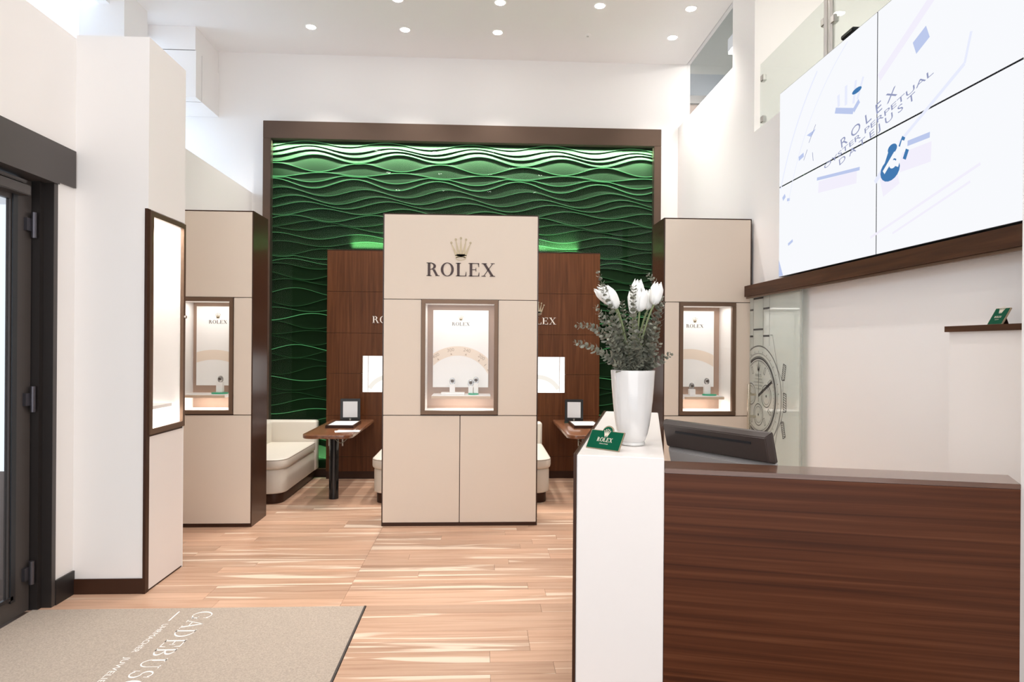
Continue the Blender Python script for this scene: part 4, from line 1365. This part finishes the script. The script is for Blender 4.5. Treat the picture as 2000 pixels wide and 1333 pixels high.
def dring(r_, wq, a0=-180, a1=180, cy=DCY, cz=DCZ, n=72):
    wq *= 1.5
    return clipd([[(cy + (r_ + wq / 2) * math.cos(A_), cz + (r_ + wq / 2) * math.sin(A_)), (cy + (r_ + wq / 2) * math.cos(B_), cz + (r_ + wq / 2) * math.sin(B_)),
                   (cy + (r_ - wq / 2) * math.cos(B_), cz + (r_ - wq / 2) * math.sin(B_)), (cy + (r_ - wq / 2) * math.cos(A_), cz + (r_ - wq / 2) * math.sin(A_))]
                  for A_, B_ in ((math.radians(a0 + (a1 - a0) * k / n), math.radians(a0 + (a1 - a0) * (k + 1) / n)) for k in range(n))])


ink1 += dring(0.305, 0.010) + dring(0.318, 0.004) + dring(0.285, 0.003)
ink2 += dring(0.405, 0.007) + dring(0.345, 0.003)
for cy, cz in ((DCY - 0.145, DCZ + 0.005), (DCY, DCZ - 0.155), (DCY + 0.145, DCZ + 0.005)):
    ink1 += dring(0.088, 0.004, cy=cy, cz=cz, n=40)
    ink2 += dring(0.066, 0.003, cy=cy, cz=cz, n=40)
    ink1 += dring(0.006, 0.006, cy=cy, cz=cz, n=10)
for k in range(12):
    a = 2 * PI * k / 12
    c, s = math.cos(a), math.sin(a)
    if k not in (0, 3, 6, 9):
        for o_ in (-0.011, 0.011):
            ink1 += clipd([bar((DCY + 0.205 * c - o_ * s, DCZ + 0.205 * s + o_ * c), (DCY + 0.262 * c - o_ * s, DCZ + 0.262 * s + o_ * c), 0.0028)])
        for rr in (0.205, 0.262):
            ink1 += clipd([bar((DCY + rr * c - 0.012 * s, DCZ + rr * s + 0.012 * c), (DCY + rr * c + 0.012 * s, DCZ + rr * s - 0.012 * c), 0.0028)])
for k in range(60):
    a = 2 * PI * k / 60
    ink2 += clipd([bar((DCY + 0.270 * math.cos(a), DCZ + 0.270 * math.sin(a)), (DCY + 0.283 * math.cos(a), DCZ + 0.283 * math.sin(a)), 0.0022)])
    if k % 2:
        ink2 += clipd([bar((DCY + 0.352 * math.cos(a), DCZ + 0.352 * math.sin(a)), (DCY + 0.366 * math.cos(a), DCZ + 0.366 * math.sin(a)), 0.005)])
ink1 += [bar((DCY, DCZ - 0.05), (DCY, DCZ + 0.28), 0.004), bar((DCY, DCZ), (DCY - 0.245, DCZ + 0.125), 0.016)]
# crown, pushers, lugs
for (cy, cz, rot, hw, hh_) in ((4.762, 1.315, 0.22, 0.022, 0.062), (4.745, 1.090, 0.0, 0.024, 0.072), (4.768, 0.885, -0.30, 0.022, 0.062)):
    def T(a, b):
        return (cy + a * math.cos(rot) - b * math.sin(rot), cz + a * math.sin(rot) + b * math.cos(rot))
    cs = [T(hw, -hh_), T(-hw, -hh_ * 0.9), T(-hw, hh_ * 0.9), T(hw, hh_)]
    ink1 += [bar(cs[i], cs[(i + 1) % 4], 0.005) for i in range(4)]
    for k in range(1, 8):
        b_ = -hh_ + 2 * hh_ * k / 8
        ink1 += [bar(T(-hw * 0.9, b_ - 0.006), T(hw * 0.9, b_ + 0.006), 0.0035)]
ink2 += [bar(a, b, 0.004) for a, b in (((4.995, 1.60), (4.955, 1.60)), ((4.955, 1.60), (4.86, 1.33)), ((4.86, 1.33), (4.775, 1.245)), ((4.775, 1.245), (4.775, 1.17)), ((4.775, 1.01), (4.80, 0.95)), ((4.79, 0.955), (4.86, 0.88)), ((4.86, 0.88), (4.95, 0.60)))]
# bracelet above the case
for y in (5.312, 5.125, 5.010):
    ink2 += [bar((y, 1.515 if y < 5.3 else 1.50), (y, 1.92), 0.004)]
for z in (1.63, 1.885):
    ink1 += [bar((5.312, z + 0.02), (5.125, z + 0.02), 0.010)]
for z in (1.595, 1.815):
    ink1 += [bar((5.125, z), (5.010, z), 0.010), bar((5.380, z), (5.315, z), 0.010)]
bands = [rc4(5.125, 1.52, 5.312, 1.92)]


def door_print(name, polys, mt, x):
    mb = MB()
    for p in polys:
        mb.add([(x, y, z) for y, z in p], [tuple(range(len(p)))])
    return mb.build(name, mt, gl)


door_print('watch_drawing', ink1, 'ink', 2.2614)
door_print('watch_drawing_fine', ink2, 'ink2', 2.2616)
P, wd = word('ROLEX')
flat(P, (2.2612, DCY + wd * 0.022 / 2, DCZ + 0.155), (0, -1, 0), (0, 0, 1), 0.022).build('lettering', 'ink', gl)
flat(crown(), (2.2612, DCY, DCZ + 0.195), (0, -1, 0), (0, 0, 1), 0.062).build('crown_emblem', 'ink', gl)
for k, t in enumerate(('OYSTER PERPETUAL', 'SUPERLATIVE CHRONOMETER', 'OFFICIALLY CERTIFIED', 'COSMOGRAPH')):
    Pn, wn = font_polys(t)
    wq = (0.14, 0.19, 0.15, 0.10)[k]
    flat(Pn, (2.2612, DCY + wq / 2, DCZ + 0.128 - 0.026 * k), (0, -1, 0), (0, 0, 1), 0.014, 0, su=wq / wn).build('lettering', 'ink2', gl)
hd = MB().tube([(2.205, 5.26, 0.83), (2.205, 5.26, 1.20)], 0.013, 14).build('handle', 'nickel', gd, smooth=40)
for z in (0.935, 1.115):
    MB().tube([(2.205, 5.26, z), (2.262, 5.26, z)], 0.010, 12).build('handle_post', 'nickel', hd, smooth=40)

# ------------------------------------------------------------------ mat at the entrance
mt_ = root('entrance_mat', 'grey beige entrance mat with white shop lettering by the door', 'mat', (-1.58, 2.95, 0))
MX0, MX1, MY0, MY1 = -2.50, -0.660, 2.0, 3.763
B((MX0, MX1, MY0, MY1, -0.011, 0.003)).build('pile', 'mat_grey', mt_)
B((MX1, MX1 + 0.010, MY0, MY1 + 0.004, -0.011, 0.004)).build('edge_trim', 'doorgrey', mt_)
P, wd = word('GADEBUSCH', 0.13, 0.045, 0.10)
ln = 3.714 - 2.745
flat(P, (-1.576, 3.714, 0.0035), (0, -1, 0), (1, 0, 0), 0.100, 0.0, su=ln / wd).build('lettering', 'print_white', mt_)
for txt_, y_, l_ in (('UHRMACHER', 3.555, 0.325), ('JUWELIER', 3.180, 0.275)):
    Pn, wn = font_polys(txt_)
    flat(Pn, (-1.684, y_, 0.0035), (0, -1, 0), (1, 0, 0), 0.030, 0.0, su=l_ / wn).build('small_lettering', 'print_white', mt_)
flat([rc4(0, 0, 0.125, 0.008), rc4(0.845, 0, 0.97, 0.008)], (-1.678, 3.716, 0.0035), (0, -1, 0), (1, 0, 0), 1.0).build('dash', 'print_white', mt_)

# ------------------------------------------------------------------ ceiling downlights
SPOTS = [(-1.812, 6.935, 'at the back left of the ceiling'), (-0.83, 6.935, 'second from the left in the back row'), (0.151, 6.935, 'third from the left in the back row'),
         (2.038, 6.935, 'at the right end of the back row'), (-0.831, 6.33, 'at the left end of the front row'), (0.161, 6.33, 'second from the left in the front row'),
         (1.139, 6.33, 'third from the left in the front row'), (2.045, 6.33, 'at the right end of the front row')]
ORD = ('first', 'second', 'third', 'fourth')
OUT = {}
for ky, yy in enumerate((0.9, 2.3, 3.7, 5.1)):
    for kx, xx in enumerate((-1.81, -0.83, 0.15, 1.13)):
        SPOTS.append((xx, yy, None))
        OUT[(xx, yy)] = 'out of view, %s lamp of the %s row' % (ORD[kx], ORD[ky])
proto = None
for (x, y, where) in SPOTS:
    r = root('downlight', 'round recessed downlight ' + (where or OUT[(x, y)]), 'ceiling light', (x, y, ZC), 0, 'ceiling downlights')
    if proto is None:
        a = MB().lathe([(0.046, -0.001), (0.048, -0.005), (0.058, -0.005), (0.062, -0.0005)], 28).build('trim_ring', 'ceilwhite', r, True, smooth=40)
        b = MB().lathe([(0.044, -0.0075), (0.046, -0.006)], 28).build('diffuser', 'lamp', r, True)
        proto = (a, b)
    else:
        for o in proto:
            dup(o, r)
    l = bpy.data.lights.new('downlight_lamp', 'SPOT')
    l.energy = 112 if where else (42 if x > 1 and 2 < y < 4 else 27)
    l.color = WARM
    l.spot_size = math.radians(95)
    l.spot_blend = 0.9
    l.shadow_soft_size = 0.05
    lo = bpy.data.objects.new('downlight_lamp', l)
    col.objects.link(lo)
    lo.parent = r
    lo.location = (0, 0, -0.03)
sp = root('sprinkler_head', 'small unlit sprinkler rosette among the ceiling downlights', 'sprinkler', (1.12, 6.94, ZC))
MB().lathe([(0.035, -0.0005), (0.034, -0.004), (0.018, -0.006), (0.016, -0.012)], 24).build('rosette', 'ceilwhite', sp, True, smooth=40)
MB().lathe([(0.010, -0.012), (0.014, -0.018)], 16).build('nozzle', 'steel', sp, True)
# lamp in the mezzanine
ml = root('mezzanine_lamp', 'ceiling lamp of the mezzanine above the glass balustrade, out of view', 'ceiling light', (3.4, 4.0, ZC))
MB().lathe([(0.15, -0.03), (0.16, -0.0005)], 28).build('diffuser', 'lamp', ml, True)
area('mezzanine_lamp_light', (3.4, 4.0, ZC - 0.04), (0, 0, 0), 0.3, 0.3, 16, WARM, ml)
